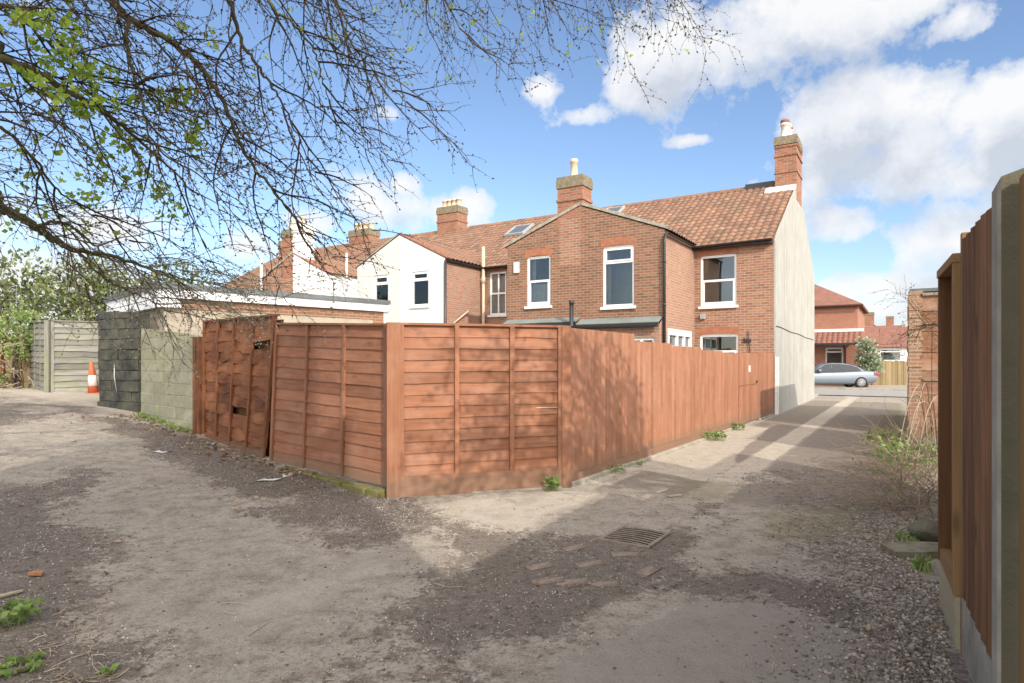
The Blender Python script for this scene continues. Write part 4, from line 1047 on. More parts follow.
# left section
FL = thing('fence_panel', 'brown slatted fence section half in sun, standing on a mossy brick ledge', 'fence', (-2.4, 8.2, 0)); oL = tuple(FL.location)
q = Quad((-3.56, 9.29, .09), (-1.41, 7.26, .11), (-3.44, 9.19, 2.10), (-1.41, 7.26, 1.97), OUT1)
panel(FL, q, [0, .335, .665, 1.0], 13, M['stain'], 0.006, 0.006, org=oL, tintr=(.1, .9))
FL2 = thing('brick_ledge', 'low ledge of mossy bricks under the slatted fence section', 'ledge', (-2.4, 8.1, 0), 0); o_ = tuple(FL2.location)
b = MB()
for i in range(11):
    s = i / 11.0; x_ = -3.58 + 2.14 * s; y_ = 9.2 - 2.02 * s
    Mx = Matrix.Translation((x_, y_ + .0, .0)) @ Matrix.Rotation(R(-43 + rng.uniform(-3, 3)), 4, 'Z') @ Matrix.Rotation(R(rng.uniform(-2, 2)), 4, 'X')
    b.box(0.02, .245, -.11, .06, -.08, .075 + rng.uniform(-.008, .008), rng.random(), 0, None, Mx)
b.build('brick_course', M['moss'], FL2, o_, bevel=.012)
# corner post, front section
FC = thing('fence_panel', 'red-brown slatted fence section at the corner, facing the camera in dappled sun', 'fence', (-.35, 7.48, 0)); oC = tuple(FC.location)
for (x_, y_, hh, w_) in ((-1.36, 7.16, 2.0, .075), (.66, 7.76, 2.0, .06)):
    b = MB(); Mx = Matrix.Translation((x_, y_, 0)) @ Matrix.Rotation(R(16), 4, 'Z'); b.box(-w_, w_, -.05, .05, -.1, hh, .5, 0, 'z', Mx); b.build('post', M['stain'], FC, oC)
q = Quad((-1.315, 7.19, .22), (.62, 7.755, .25), (-1.315, 7.19, 1.975), (.62, 7.755, 1.975), OUT2)
panel(FC, q, [0, .34, .675, 1.0], 13, M['stain'], 0.006, 0.004, org=oC, tintr=(.1, .9))
b = MB(); qg = Quad((-1.36, 7.15, .0), (.60, 7.71, .0), (-1.36, 7.15, .235), (.60, 7.71, .255), OUT2); qg.bar(b, 0.0, 1, 0.0, 1, 0, .035, .45, False); b.build('gravel_board', M['stain'], FC, oC)
b = MB(); qg.bar(b, .45, 1.0, -.25, .10, .036, .06, .5); b.build('concrete_kick', M['concrete'], FC, oC)
b = MB(); q.bar(b, .83, .98, .428, .434, .024, .03, 1.0, False); b.build('split_slat', M['pale_wood'], FC, oC)
# alley run of vertical boards
FA0 = Vector((0.70, 7.78, 0)); FAD = Vector((.550, .835, 0)).normalized(); FAL = 12.55
FAN = Vector((FAD.y, -FAD.x, 0))
FA = thing('board_fence', 'long orange-red fence of upright boards running down the alley to the end house', 'fence', tuple(FA0 + FAD * 6), 0); oA = tuple(FA.location)
def fa_top(s):
    for lim, a_, bb in ((2.05, 1.975, 1.985), (3.7, 1.88, 1.86), (5.45, 1.845, 1.82), (7.0, 1.80, 1.78), (8.35, 1.765, 1.74), (10.55, 1.765, 1.785), (99, 1.815, 1.82)):
        if s < lim: return a_ if lim < 3 else (a_ + bb) / 2 + rng.uniform(-.004, .004)
def board_run(name, s0, s1, mat, zb=0.16, bright=False):
    b = MB(); s = s0; w_ = .112
    while s < s1 - .01:
        e = min(s + w_, s1)
        zt = fa_top(s); o1, o2 = rng.random() * 30, rng.random() * 30
        Mx = Matrix(((FAD.x, FAN.x, 0, FA0.x + FAD.x * s), (FAD.y, FAN.y, 0, FA0.y + FAD.y * s), (0, 0, 1, 0), (0, 0, 0, 1)))
        th0, th1 = .004, .027
        P = [(0, 0, zb), (e - s + .012, 0, zb), (e - s + .012, th1, zb), (0, th0, zb), (0, 0, zt), (e - s + .012, 0, zt), (e - s + .012, th1, zt), (0, th0, zt)]
        Fc = [(0, 3, 2, 1), (4, 5, 6, 7), (0, 1, 5, 4), (1, 2, 6, 5), (2, 3, 7, 6), (3, 0, 4, 7)]
        uvs = [[(P[i][0] + P[i][1] + o1, P[i][2] + o2) for i in f] for f in Fc]
        jj = rng.uniform(-.004, .004)
        b.hexa([Mx @ Vector((p[0], p[1] + jj, p[2])) for p in P], rng.uniform(.1, .95), 0, uvs); s = e
    return b.build(name, mat, FA, oA)
board_run('board_panel', 0.0, 2.05, M['stain_bright']); board_run('board_panel', 2.05, 5.45, M['stain_bright']); board_run('board_panel', 5.45, 8.4, M['stain_bright'])
gt = board_run('gate', 8.44, 10.52, M['stain_bright'], .06)
board_run('board_panel', 10.62, FAL, M['stain_bright'])
def fabox(name, mat, s0, s1, d0, d1, z0, z1, par=None, grain='x'):
    Mx = Matrix(((FAD.x, FAN.x, 0, FA0.x), (FAD.y, FAN.y, 0, FA0.y), (0, 0, 1, 0), (0, 0, 0, 1)))
    b = MB(); b.box(s0, s1, d0, d1, z0, z1, .5, 0, grain, Mx); return b.build(name, mat, par or FA, oA)
fabox('gravel_board', M['stain_bright'], 0, 8.4, -.01, .03, .03, .158); fabox('gravel_board', M['stain_bright'], 10.62, FAL, -.01, .03, .03, .158)
fabox('post', M['stain'], 8.405, 8.435, -.03, .03, 0, 1.76, None, 'z'); fabox('post', M['stain'], 10.53, 10.61, -.03, .03, 0, 1.80, None, 'z')
fabox('post', M['stain'], FAL, FAL + .08, -.03, .04, 0, 1.84, None, 'z')
fabox('number_plate', M['white'], 9.45, 9.62, .026, .034, 1.30, 1.46, gt, None)
fabox('gate_latch', M['black'], 10.3, 10.42, .026, .05, 1.02, 1.06, gt, None)
fabox('ledger_rail', M['stain'], 8.5, 10.45, .024, .034, .98, 1.0, gt)
for s0_, s1_, zz in ((0, 2.0, .06), (2.0, 5.5, .05), (5.5, 8.3, .055), (10.6, 12.6, .05)):
    Mx = Matrix(((FAD.x, FAN.x, 0, FA0.x), (FAD.y, FAN.y, 0, FA0.y), (0, 0, 1, 0), (0, 0, 0, 1)))
    cs = MB(); cs.box(s0_, s1_, -.02, .07 + .03 * math.sin(s0_), -.1, zz, .5, 0, None, Mx); cs.build('concrete_footing', M['concrete'], FA, oA, bevel=.015)

# ------------------------------------------------------------------ garage with flat roof, block walls
C0 = Vector((-7.45, 13.40, 0)); U1 = Vector((.714, .70, 0)).normalized(); U2 = Vector((-.70, .714, 0)).normalized()
GA = thing('flat_roofed_garage', 'flat roofed garage in beige render with white fascia behind the leaning fence panel', 'garage', tuple(C0 + U1 * 2.6 + U2 * 1.6), 0); oG = tuple(GA.location)
MG = Matrix(((U1.x, U2.x, 0, C0.x), (U1.y, U2.y, 0, C0.y), (0, 0, 1, 0), (0, 0, 0, 1)))
b = MB(); L1, L2 = 5.45, 4.6
b.box(0, L1, 0, L2, 0, 2.92, .5, 0, None, MG); b.build('wall', M['beige_render'], GA, oG)
b = MB(); b.box(.35, L1 + .02, -.014, .2, 2.70, 2.925, .5, 0, None, MG); b.build('brick_band', M['brick_dark'], GA, oG)
b = MB(); b.box(L1 - .3, L1 + .02, -.014, .2, 1.5, 2.699, .5, 0, None, MG); b.build('brick_quoin', M['brick_dark'], GA, oG)
b = MB(); b.box(-.12, L1 + .1, -.12, L2, 2.93, 3.13, .5, 0, None, MG); b.box(-.14, .3, -.13, L2 + .05, 2.72, 2.90, .5, 0, None, MG); fo = b.build('fascia', M['fascia'], GA, oG)
b = MB(); b.box(-.17, L1 + .15, -.17, L2 + .05, 3.13, 3.24, .5, 0, None, MG); b.build('roof', M['felt'], GA, oG)
# block boundary wall
def wall_run(name, label, p0, p1, zb0, zb1, zt0, zt1, th, mat, rough=.008):
    p0 = Vector((*p0, 0)); p1 = Vector((*p1, 0)); d = (p1 - p0).normalized(); n_ = Vector((-d.y, d.x, 0)) * th
    t_ = thing(name, label, 'wall', tuple((p0 + p1) / 2 + Vector((0, 0, (zb0 + zb1) / 2)))); o__ = tuple(t_.location)
    up = Vector((0, 0, 1)); L_ = (p1 - p0).length; nb = max(2, round(L_ / .45)); rows = int((max(zt0, zt1) - zb0) / .228) + 1; out = -n_.normalized()
    m_ = MB(); m_.hexa([p0 + up * zb0, p1 + up * zb0, p1 + n_ + up * zb0, p0 + n_ + up * zb0, p0 + up * (zt0 - .02), p1 + up * (zt1 - .02), p1 + n_ + up * (zt1 - .02), p0 + n_ + up * (zt0 - .02)])
    m_.build('mortar_core', mat, t_, o__)
    b = MB()
    for r in range(rows):
        z_ = zb0 + r * .228; u = -(.5 if r % 2 else 0) / nb
        while u < 1:
            ua, ub = max(0, u), min(1, u + 1 / nb); u += 1 / nb
            if ub - ua < .02: continue
            zt = min(z_ + .217, zt0 + (zt1 - zt0) * (ua + ub) / 2)
            if zt - z_ < .03: continue
            f0 = rough * rng.uniform(.2, 1.0); g_ = .006 / L_
            A = p0.lerp(p1, ua + g_) ; B = p0.lerp(p1, ub - g_)
            j4 = [rng.uniform(-.25, .25) * rough for _ in range(4)]; zz = [rng.uniform(-.2, .2) * rough for _ in range(4)]
            b.hexa([A + up * (z_ + zz[0]) + out * (f0 + j4[0]), B + up * (z_ + zz[1]) + out * (f0 + j4[1]), B + up * (z_ + zz[1]) - out * .02, A + up * (z_ + zz[0]) - out * .02,
                    A + up * (zt + zz[2]) + out * (f0 + j4[2]), B + up * (zt + zz[3]) + out * (f0 + j4[3]), B + up * (zt + zz[3]) - out * .02, A + up * (zt + zz[2]) - out * .02], rng.random())
    b.build('blockwork', mat, t_, o__, bevel=.006 + rough * .12); return t_, o__
tB, oBk = wall_run('block_wall', 'green-tinged grey concrete block wall left of the leaning fence panel', (-7.93, 13.38), (-5.78, 11.42), .0, .0, 2.27, 2.06, .2, M['block'], .010)
tT, oT = wall_run('block_wall', 'black tarred block wall beside the traffic cone', (-9.33, 14.15), (-7.96, 13.38), .0, .0, 2.70, 2.62, .22, M['tar'], .05)
b = MB(); b.tube([(-9.33 + 1.37 * .42, 14.15 - .77 * .42 - .03, 1.55), (-9.33 + 1.37 * .41, 14.15 - .77 * .41 - .04, 1.25), (-9.33 + 1.37 * .47, 14.15 - .77 * .47 - .03, .85)], [.016, .011, .005], 6); b.build('white_drip', M['plastic'], tT, oT)
# silvered fence panels and the tan fence at the far left
def gfence(name, label, p0, p1, z0, z1, h, mat, bays, rows, out):
    t_ = thing(name, label, 'fence', ((p0[0] + p1[0]) / 2, (p0[1] + p1[1]) / 2, (z0 + z1) / 2)); o__ = tuple(t_.location)
    q = Quad((*p0, z0), (*p1, z1), (*p0, z0 + h), (*p1, z1 + h), out)
    panel(t_, q, bays, rows, mat, .016, .016, .042, org=o__, tintr=(.1, .9)); return t_, o__, q
t_, o__, q = gfence('fence_panel', 'silvered overlap fence panel with green algae behind the traffic cone', (-12.15, 16.5), (-10.2, 17.5), .72, .74, 1.9, M['grey_wood'], [0, .5, 1], 12, (.3, -1, 0))
b = MB(); b.box(-12.29, -12.17, 16.43, 16.53, .5, 2.66, .5, 0, 'z'); b.build('post', M['grey_wood'], t_, o__)
gfence('fence_panel', 'silvered fence panel turned side on, covered in dry ivy stems', (-14.0, 18.2), (-12.27, 16.55), .78, .72, 1.9, M['grey_wood'], [0, .33, .66, 1], 12, (-.7, -.7, 0))
TF = thing('board_fence', 'tan fence of upright boards at the far left behind the path', 'fence', (-15.5, 18.0, .7)); o__ = tuple(TF.location)
b = MB()
for i in range(14):
    x_ = -17.4 + i * .25; b.box(x_, x_ + .235, 18.05 + .02 * (i % 2), 18.09 + .02 * (i % 2), .75, 2.3 + rng.uniform(-.04, .04), rng.random(), 0, 'z')
b.build('board_panel', M['tan_wood'], TF, o__)
b = MB(); b.box(-14.75, -14.62, 17.9, 18.02, .6, 2.35, .2, 0, 'z'); b.build('post', M['stain_dark'], TF, o__)
b = MB(); b.box(-17.4, -13.9, 17.98, 18.03, .6, .95, .5, 0, 'x'); b.build('gravel_board', M['tan_wood'], TF, o__)
# cone
CN = thing('traffic_cone', 'orange traffic cone with dirty white band beside the black wall', 'traffic cone', (-11.1, 16.6, .70)); CN.rotation_euler = (R(3), R(-3), .3)
b = MB(); b.lathe([(.130, .04), (.044, .84), (.032, .86)], (0, 0, 0), 18); b.build('body', M['orange'], CN)
b = MB(); b.lathe([(.116, .221), (.089, .499)], (0, 0, 0), 18); b.build('reflective_sleeve', M['cone_white'], CN)
b = MB(); b.prism([(-.17, -.17), (.17, -.17), (.17, .17), (-.17, .17)], 'z', 0, .04); b.build('base', M['orange'], CN, bevel=.02)

# ------------------------------------------------------------------ right-hand side
RA = Vector((1.80, 2.26, 0)); RB = Vector((2.93, 4.30, 0)); RD = (RB - RA).normalized(); RN = Vector((RD.y, -RD.x, 0))   # RN points away from the alley
def rm(s): p = RA + RD * s; return Matrix(((RD.x, RN.x, 0, p.x), (RD.y, RN.y, 0, p.y), (0, 0, 1, 0), (0, 0, 0, 1)))
RF = thing('timber_fence', 'dark weathered board fence with concrete post close to the camera', 'fence', tuple(RA + RD * .6)); oR = tuple(RF.location)
b = MB(); s = .06
while s < 1.20:
    e = min(1.22, s + .145); Mx = rm(0); o1, o2 = rng.random() * 30, rng.random() * 30
    th0, th1 = .02, .002
    zt = 2.205 + rng.uniform(-.006, .006); zb = .30
    P = [(s, th0, zb), (e + .01, th1, zb), (e + .01, .05, zb), (s, .05, zb), (s, th0, zt), (e + .01, th1, zt), (e + .01, .05, zt), (s, .05, zt)]
    Fc = [(0, 3, 2, 1), (4, 5, 6, 7), (0, 1, 5, 4), (1, 2, 6, 5), (2, 3, 7, 6), (3, 0, 4, 7)]
    b.hexa([Mx @ Vector(p) for p in P], rng.uniform(.2, .85), 0, [[(P[i][0] + P[i][1] + o1, P[i][2] + o2) for i in f] for f in Fc]); s = e
b.build('board_panel', M['old_wood'], RF, oR)
b = MB(); b.box(.06, 1.22, .0, .05, -.1, .295, .5, 0, None, rm(0)); b.build('gravel_board', M['concrete'], RF, oR)
b = MB(); Mx = rm(0)
sec = [(-.06, -.036), (-.05, -.046), (.055, -.046), (.055, .085), (-.06, .085)]
zt_ = [2.21, 2.19, 2.18, 2.23, 2.25]
lo_ = [Mx @ Vector((x_, y_, -.3)) for x_, y_ in sec]; hi_ = [Mx @ Vector((p[0], p[1], z_)) for p, z_ in zip(sec, zt_)]
for i in range(5):
    j = (i + 1) % 5; b.face([lo_[i], lo_[j], hi_[j], hi_[i]], mi=1 if i == 4 else 0)  # camera-side face darker: its shade is put into the colour, with some algae
b.face(hi_); b.face(lo_[::-1])
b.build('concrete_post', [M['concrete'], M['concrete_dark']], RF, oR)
b = MB(); b.box(1.225, 1.275, .0, .07, -.1, 2.24, .5, 0, 'z', rm(0)); b.build('post', M['new_wood'], RF, oR, bevel=.004)
b = MB(); s = -1.6
while s < -.09:
    e = min(-.075, s + .145); b.box(s, e + .0, .012, .037, .3, 2.2 + rng.uniform(-.01, .01), rng.uniform(.2, .8), 0, 'z', rm(0)); s = e
b.build('board_panel', M['new_wood'], RF, oR)
# second bay: framed timber panel, boards set back
RG = thing('framed_fence', 'framed timber fence panel on a pale board, beyond the dark weathered boards', 'fence', tuple(RA + RD * 1.8)); o2_ = tuple(RG.location)
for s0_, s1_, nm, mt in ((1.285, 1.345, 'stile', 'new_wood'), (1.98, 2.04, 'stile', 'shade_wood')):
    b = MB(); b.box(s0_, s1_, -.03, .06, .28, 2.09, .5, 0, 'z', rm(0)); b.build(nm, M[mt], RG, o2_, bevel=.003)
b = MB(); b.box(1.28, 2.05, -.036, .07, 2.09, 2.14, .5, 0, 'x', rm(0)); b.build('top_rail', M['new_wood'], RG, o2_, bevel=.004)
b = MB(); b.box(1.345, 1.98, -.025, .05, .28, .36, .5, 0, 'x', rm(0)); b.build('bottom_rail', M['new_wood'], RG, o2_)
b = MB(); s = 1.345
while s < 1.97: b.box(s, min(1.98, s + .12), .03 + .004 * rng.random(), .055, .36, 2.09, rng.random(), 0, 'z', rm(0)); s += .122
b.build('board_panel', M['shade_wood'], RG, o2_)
b = MB(); b.box(1.28, 2.04, -.022, .05, -.1, .278, .5, 0, 'x', rm(0)); b.build('gravel_board', M['pale_wood'], RG, o2_)
# set-back garden fence further along (mostly behind the near one)
SF = thing('board_fence', 'set-back garden fence beyond the framed timber panel', 'fence', (*W(4.3, -12), 0), ANG); 
b = MB(); t_ = -15.3
def setback(t0, t1, zt):
    b = MB(); t_ = t0
    while t_ < t1: b.box(4.25 - 4.3, 4.28 - 4.3, t_ + 12, t_ + .14 + 12, 0, zt + rng.uniform(-.01, .01), rng.random(), 0, 'z'); t_ += .145
    b.build('board_panel', M['tan_wood'], SF)
setback(-16.9, -11.2, 2.35); setback(-9.0, -5.6, 2.5)
# old outbuilding with a brick corner and peeling orange boards
OB = thing('outbuilding', 'old outbuilding with ragged brick corner and peeling orange boards behind the brambles', 'outbuilding', (*W(5.0, -1.4), 0), ANG)
ob = (5.0, -1.4, 0)
T0 = -4.3; NW = 3.36
b = MB()
for r in range(38):
    z0_ = r * .08
    j = rng.uniform(-.012, .014)
    b.box(NW + j, NW + .235 + rng.uniform(-.025, .03), T0 + rng.uniform(-.012, .012), T0 + 5.9, z0_, z0_ + .078, rng.random())
b.build('brick_corner', M['brick_old'], OB, ob)
b = MB(); z_ = 0
for r, (hh, n1) in enumerate([(.42, 0), (.45, .01), (.5, 0), (.38, .015), (.44, .0), (.42, .01), (.36, 0)]):
    b.box(NW + .20, NW + 1.9, T0 + .03 + n1, T0 + .06 + n1, z_, z_ + hh - .012, rng.random(), 0, 'x'); z_ += hh
b.build('orange_board_panel', M['rust_wood'], OB, ob)
b = MB(); b.box(NW + .25, NW + 1.9, T0 - .03, T0 + .03, 2.93, 2.99); b.box(NW + .27, NW + 1.2, T0 - .0, T0 + .04, 2.33, 2.36); b.box(NW + .27, NW + 1.2, T0 - .0, T0 + .04, 1.16, 1.19); b.build('iron_strap', M['iron'], OB, ob)
b = MB(); b.box(NW + .31, NW + 3.0, T0 + .07, T0 + 5.9, 0, 3.0); b.build('wall', M['brick_old'], OB, ob)
b = MB(); b.box(NW + .02, NW + 3.05, T0 + .05, T0 + 5.95, 3.02, 3.09); b.build('roof', M['felt'], OB, ob)
# stone slab, grate
SL = thing('stone_slab', 'mossy stone slab lying at the foot of the framed timber panel', 'slab', (*G(912, 553), .0), .1)
b = MB(); b.prism([(-.24, -.13), (-.05, -.16), (.30, -.14), (.38, .06), (.1, .14), (-.2, .10)], 'z', 0, .055); sb_ = b.build('slab', m_plain('weathered_slab', (0.27, 0.235, 0.175), .95, .5, 9, .2, bump=1.0, c2=(0.13, 0.12, 0.07)), SL, bevel=.02)
BD = thing('boulder', 'small grey boulder behind the mossy stone slab', 'rock', (*G(930, 540), .03), .3)
b = MB()
bmx = bmesh.new(); bmesh.ops.create_icosphere(bmx, subdivisions=3, radius=.13)
for v_ in bmx.verts: v_.co = Vector((v_.co.x * 1.3, v_.co.y, v_.co.z * .8)) * (1 + .28 * mnoise.noise(v_.co * 9))
mm = bpy.data.meshes.new('rock'); bmx.to_mesh(mm); mm.materials.append(M['concrete_dark']); 
r_ = bpy.data.objects.new('rock', mm); col.objects.link(r_); r_.parent = BD; r_.location = (0, 0, .04)
GR = thing('drain_grate', 'rusty drain grate with curved slots set in the alley surface', 'drain cover', (1.08, 5.50, gz_at(1.08, 5.5) + .012), R(57))
b = MB(); wd, hd = .27, .23
b.box(-wd, wd, -hd, -hd + .03, -.03, .007); b.box(-wd, wd, hd - .03, hd, -.03, .007); b.box(-wd, -wd + .03, -hd + .03, hd - .03, -.03, .007); b.box(wd - .03, wd, -hd + .03, hd - .03, -.03, .007); b.build('frame', M['iron'], GR)
b = MB()
for i in range(8):
    x_ = -wd + .055 + i * .062
    for j in range(8):
        y0_, y1_ = -hd + .03 + j * .05, -hd + .03 + (j + 1) * .05
        c0, c1 = .035 * math.sin((j) / 8 * math.pi), .035 * math.sin((j + 1) / 8 * math.pi)
        b.hexa([(x_ - .010 + c0, y0_, -.012), (x_ + .010 + c0, y0_, -.012), (x_ + .010 + c1, y1_, -.012), (x_ - .010 + c1, y1_, -.012), (x_ - .010 + c0, y0_, .003), (x_ + .010 + c0, y0_, .003), (x_ + .010 + c1, y1_, .003), (x_ - .010 + c1, y1_, .003)])
b.build('grate_bars', M['iron'], GR)
b = MB(); b.box(-wd + .03, wd - .03, -hd + .03, hd - .03, -.03, -.003); b.build('pit_shade_fill', M['pit_shade'] if 'pit_shade' in M else M.setdefault('pit_shade', m_plain('drain_shade', (.012, .011, .010), 1.0, .2, 5, 0.0)), GR)  # black fill just below the bars: the pit's shade put into its colour
bk = None
for i, (px, py, rot) in enumerate([(548, 583, .12), (572, 584, -.06), (603, 585, -.02), (648, 573, .8), (590, 566, .25), (574, 549, .5), (625, 556, -.1), (540, 568, .45)]):
    x_, y_ = G(px, py)
    b = MB(); b.prism([(-.11, -.05), (.11, -.052), (.115, .05), (-.108, .048)], 'z', -.04, .012)
    o_b = b.build('paving_brick', M['paving_brick'] if 'paving_brick' in M else M.setdefault('paving_brick', m_plain('worn_paving_brick', (0.27, 0.215, 0.17), .95, .5, 14, .2, bump=.8, c2=(0.14, 0.108, 0.085))), None, (0, 0, 0), bevel=.01)
    o_b.location = (x_, y_, gz_at(x_, y_) - .003); o_b.rotation_euler = (R(rng.uniform(-2, 2)), R(rng.uniform(-2, 2)), rot + .1)
    tag(o_b, ['sunken brick at the left end of the row below the drain grate', 'second sunken brick in the row below the drain grate', 'right-hand sunken brick of the row below the drain grate', 'slanted sunken brick just below the drain grate', 'sunken brick midway between the row and the drain grate', 'sunken brick left of the drain grate, uppermost', 'sunken brick touching the lower edge of the drain grate', 'tilted sunken brick above the left end of the row'][i], 'brick', 'sunken bricks around the drain grate')

# ------------------------------------------------------------------ car
CR = thing('parked_car', 'silver-blue saloon car parked across the end of the alley', 'car', (18.5, 36.6, 0.05), math.pi - .12)
# local x: forward, y: left
prof = [(-2.44, .50, .78), (-2.40, .36, .92), (-2.2, .28, 1.0), (-1.7, .22, 1.03), (-1.0, .2, .99), (0, .2, .955), (1.0, .2, .93), (1.5, .22, .88), (2.0, .26, .80), (2.3, .32, .70), (2.42, .42, .60)]
b = MB(); V = []; F = []
def sect(x, lo, hi, w):
    m_ = (lo + hi) / 2
    return [(x, -w * .86, lo), (x, -w * .98, lo + .1), (x, -w, m_), (x, -w * .97, hi - .1), (x, -w * .88, hi), (x, 0, hi + .03), (x, w * .88, hi), (x, w * .97, hi - .1), (x, w, m_), (x, w * .98, lo + .1), (x, w * .86, lo), (x, 0, lo)]
ws = [.70, .80, .86, .9, .91, .92, .92, .9, .86, .78, .66]
for (x_, lo, hi), w_ in zip(prof, ws): V += sect(x_, lo, hi, w_)
n = 12
for i in range(len(prof) - 1):
    for k_ in range(n): F.append((i * n + k_, (i + 1) * n + k_, (i + 1) * n + (k_ + 1) % n, i * n + (k_ + 1) % n))
F.append(tuple(range(n))); F.append(tuple(range((len(prof) - 1) * n, len(prof) * n))[::-1])
b.idx(V, F, .5, 0, True); bodyo = b.build('body', M['car'], CR)
sd_ = bodyo.modifiers.new('s', 'SUBSURF'); sd_.levels = 1; sd_.render_levels = 2
def gh(scale, dz, mat, name, xs):
    b = MB(); V = []
    for (x_, zt, w_) in xs:
        V += [(x_, -w_, .90), (x_, -w_ * .80 if zt > .95 else -w_, zt - .04), (x_, -w_ * .62 if zt > .95 else -w_ * .9, zt), (x_, w_ * .62 if zt > .95 else w_ * .9, zt), (x_, w_ * .80 if zt > .95 else w_, zt - .04), (x_, w_, .90)]
    F = []
    for i in range(len(xs) - 1):
        for k_ in range(6): F.append((i * 6 + k_, (i + 1) * 6 + k_, (i + 1) * 6 + (k_ + 1) % 6, i * 6 + (k_ + 1) % 6))
    F.append(tuple(range(6))); F.append(tuple(range((len(xs) - 1) * 6, len(xs) * 6))[::-1])
    b.idx(V, F, .5, 0, True); return b.build(name, mat, CR)
cab = gh(1, 0, M['car'], 'cabin', [(-1.85, .95, .78), (-1.2, 1.33, .83), (-.6, 1.43, .84), (0, 1.45, .84), (.5, 1.38, .84), (1.25, .95, .8)])
for sy in (-1, 1):
    b = MB()
    def sp(x_, z_): 
        f_ = (z_ - .93) / .45; return (x_, sy * (.845 - .165 * f_), z_)
    for poly in ([(-1.5, 1.0), (-1.3, 1.2), (-.98, 1.31), (-.45, 1.375), (-.45, .98)], [(-.43, .98), (-.43, 1.375), (.09, 1.385), (.09, .97)], [(.11, .97), (.11, 1.385), (.45, 1.34), (1.02, .99)]):
        pts = [sp(*p) for p in poly]; b.face(pts if sy < 0 else pts[::-1])
    gl = b.build('side_window', M['carglass'], CR); so2 = gl.modifiers.new('t', 'SOLIDIFY'); so2.thickness = .02; so2.offset = 0
b = MB(); b.face([(-1.78, -.62, 1.03), (-1.78, .62, 1.03), (-1.22, .54, 1.34), (-1.22, -.54, 1.34)]); gl = b.build('rear_window', M['carglass'], CR); so2 = gl.modifiers.new('t', 'SOLIDIFY'); so2.thickness = .05; so2.offset = 0
for (x_, sy) in ((-1.45, -1), (-1.45, 1), (1.42, -1), (1.42, 1)):
    b = MB(); y_ = sy * .80
    rot = Matrix.Translation((x_, y_, .33)) @ Matrix.Rotation(R(90), 4, 'X')
    t2 = MB(); t2.lathe([(.20, -.11), (.31, -.115), (.335, -.08), (.335, .08), (.31, .115), (.20, .11)], (0, 0, 0), 28)
    t2.v = [tuple(rot @ Vector(p)) for p in t2.v]; wh = t2.build('wheel', M['tyre'], CR)
    t3 = MB(); t3.lathe([(.225, -.117), (.225, -.105), (.19, -.105), (.19, -.117)], (0, 0, 0), 28); t3.lathe([(.225, .117), (.225, .105), (.19, .105), (.19, .117)], (0, 0, 0), 28)
    for i in range(10):
        a = i * math.pi / 5
        Mr = Matrix.Rotation(a, 4, 'Z'); t3.box(.03, .21, -.018, .018, -.122, .122, .5, 0, None, Mr)
    t3.lathe([(.05, -.125), (.05, .125)], (0, 0, 0), 12)
    t3.v = [tuple(rot @ Vector(p)) for p in t3.v]; t3.build('rim', M['alloy'], wh)
for sy in (-1, 1):
    b = MB(); b.box(-2.455, -2.16, sy * .72 - .14, sy * .72 + .14, .74, .90); b.build('tail_light', M['redlamp'], CR, bevel=.03)
b = MB(); b.box(-2.47, -2.42, -.26, .26, .55, .66); b.build('number_plate', M['cone_white'], CR)
for sy in (-1, 1):
    b = MB(); b.box(.72, .88, sy * .92 - .09, sy * .92 + .09, .95, 1.07); b.build('mirror', M['car'], CR, bevel=.03)
# ------------------------------------------------------------------ trees
def rvec(): 
    while True:
        v = Vector((rng.uniform(-1, 1), rng.uniform(-1, 1), rng.uniform(-1, 1)))
        if 0.05 < v.length < 1: return v.normalized()
def leaf_quad(mbx, p, d, size, asp=0.55, mi=0, tint=None):
    d = Vector(d).normalized(); s = d.cross(rvec())
    if s.length < .05: s = d.orthogonal()
    s = s.normalized() * size * asp * .5; e = p + d * size; m_ = p + d * size * .45
    mbx.face([p, m_ - s, e, m_ + s], uv=[(0, 0)] * 4, tint=rng.random() if tint is None else tint, mi=mi)
def grow_twig(wood, lf, p, d, length, r, level, droop, bias, sub_every, bud_every, budsize, ok=None, bm=0):
    step = 0.06 if level else 0.075; pts = [p.copy()]; n = max(3, int(length / step)); d = d.normalized(); acc = rng.random() * sub_every; bacc = 0; side = 1
    kink = rvec() * .3
    for i in range(n):
        f = i / n
        d = (d + rvec() * 0.16 + Vector((0, 0, -1)) * droop * (0.35 + f) + bias).normalized()
        p = p + d * step
        if ok is not None and not ok(p): break
        pts.append(p.copy()); acc += step; bacc += step
        if level > 0 and acc > sub_every and i > 1:
            acc = rng.random() * sub_every * .4; side = -side
            c = d.cross(rvec()).normalized()
            nd = (d * 0.75 + c * 0.75).normalized()
            grow_twig(wood, lf, p, nd, length * rng.uniform(.28, .6) * (1 - .35 * f), r * .55, level - 1, droop * 1.15, bias, sub_every * .62, bud_every, budsize, ok, bm)
        if level <= 1 and bacc > bud_every:
            bacc = 0
            bd = (d * .6 + rvec() * .9).normalized()
            leaf_quad(lf, p, bd, budsize * rng.uniform(.6, 1.3), .6, bm)
            if rng.random() < .35: leaf_quad(lf, p, (bd + rvec()).normalized(), budsize * rng.uniform(.5, 1.0), .6, bm)
    if len(pts) > 2:
        k_ = len(pts) - 1
        wood.tube(pts, [max(.0013, r * (1 - .8 * i / k_)) for i in range(len(pts))], 5 if r > .012 else 3, cap=False)
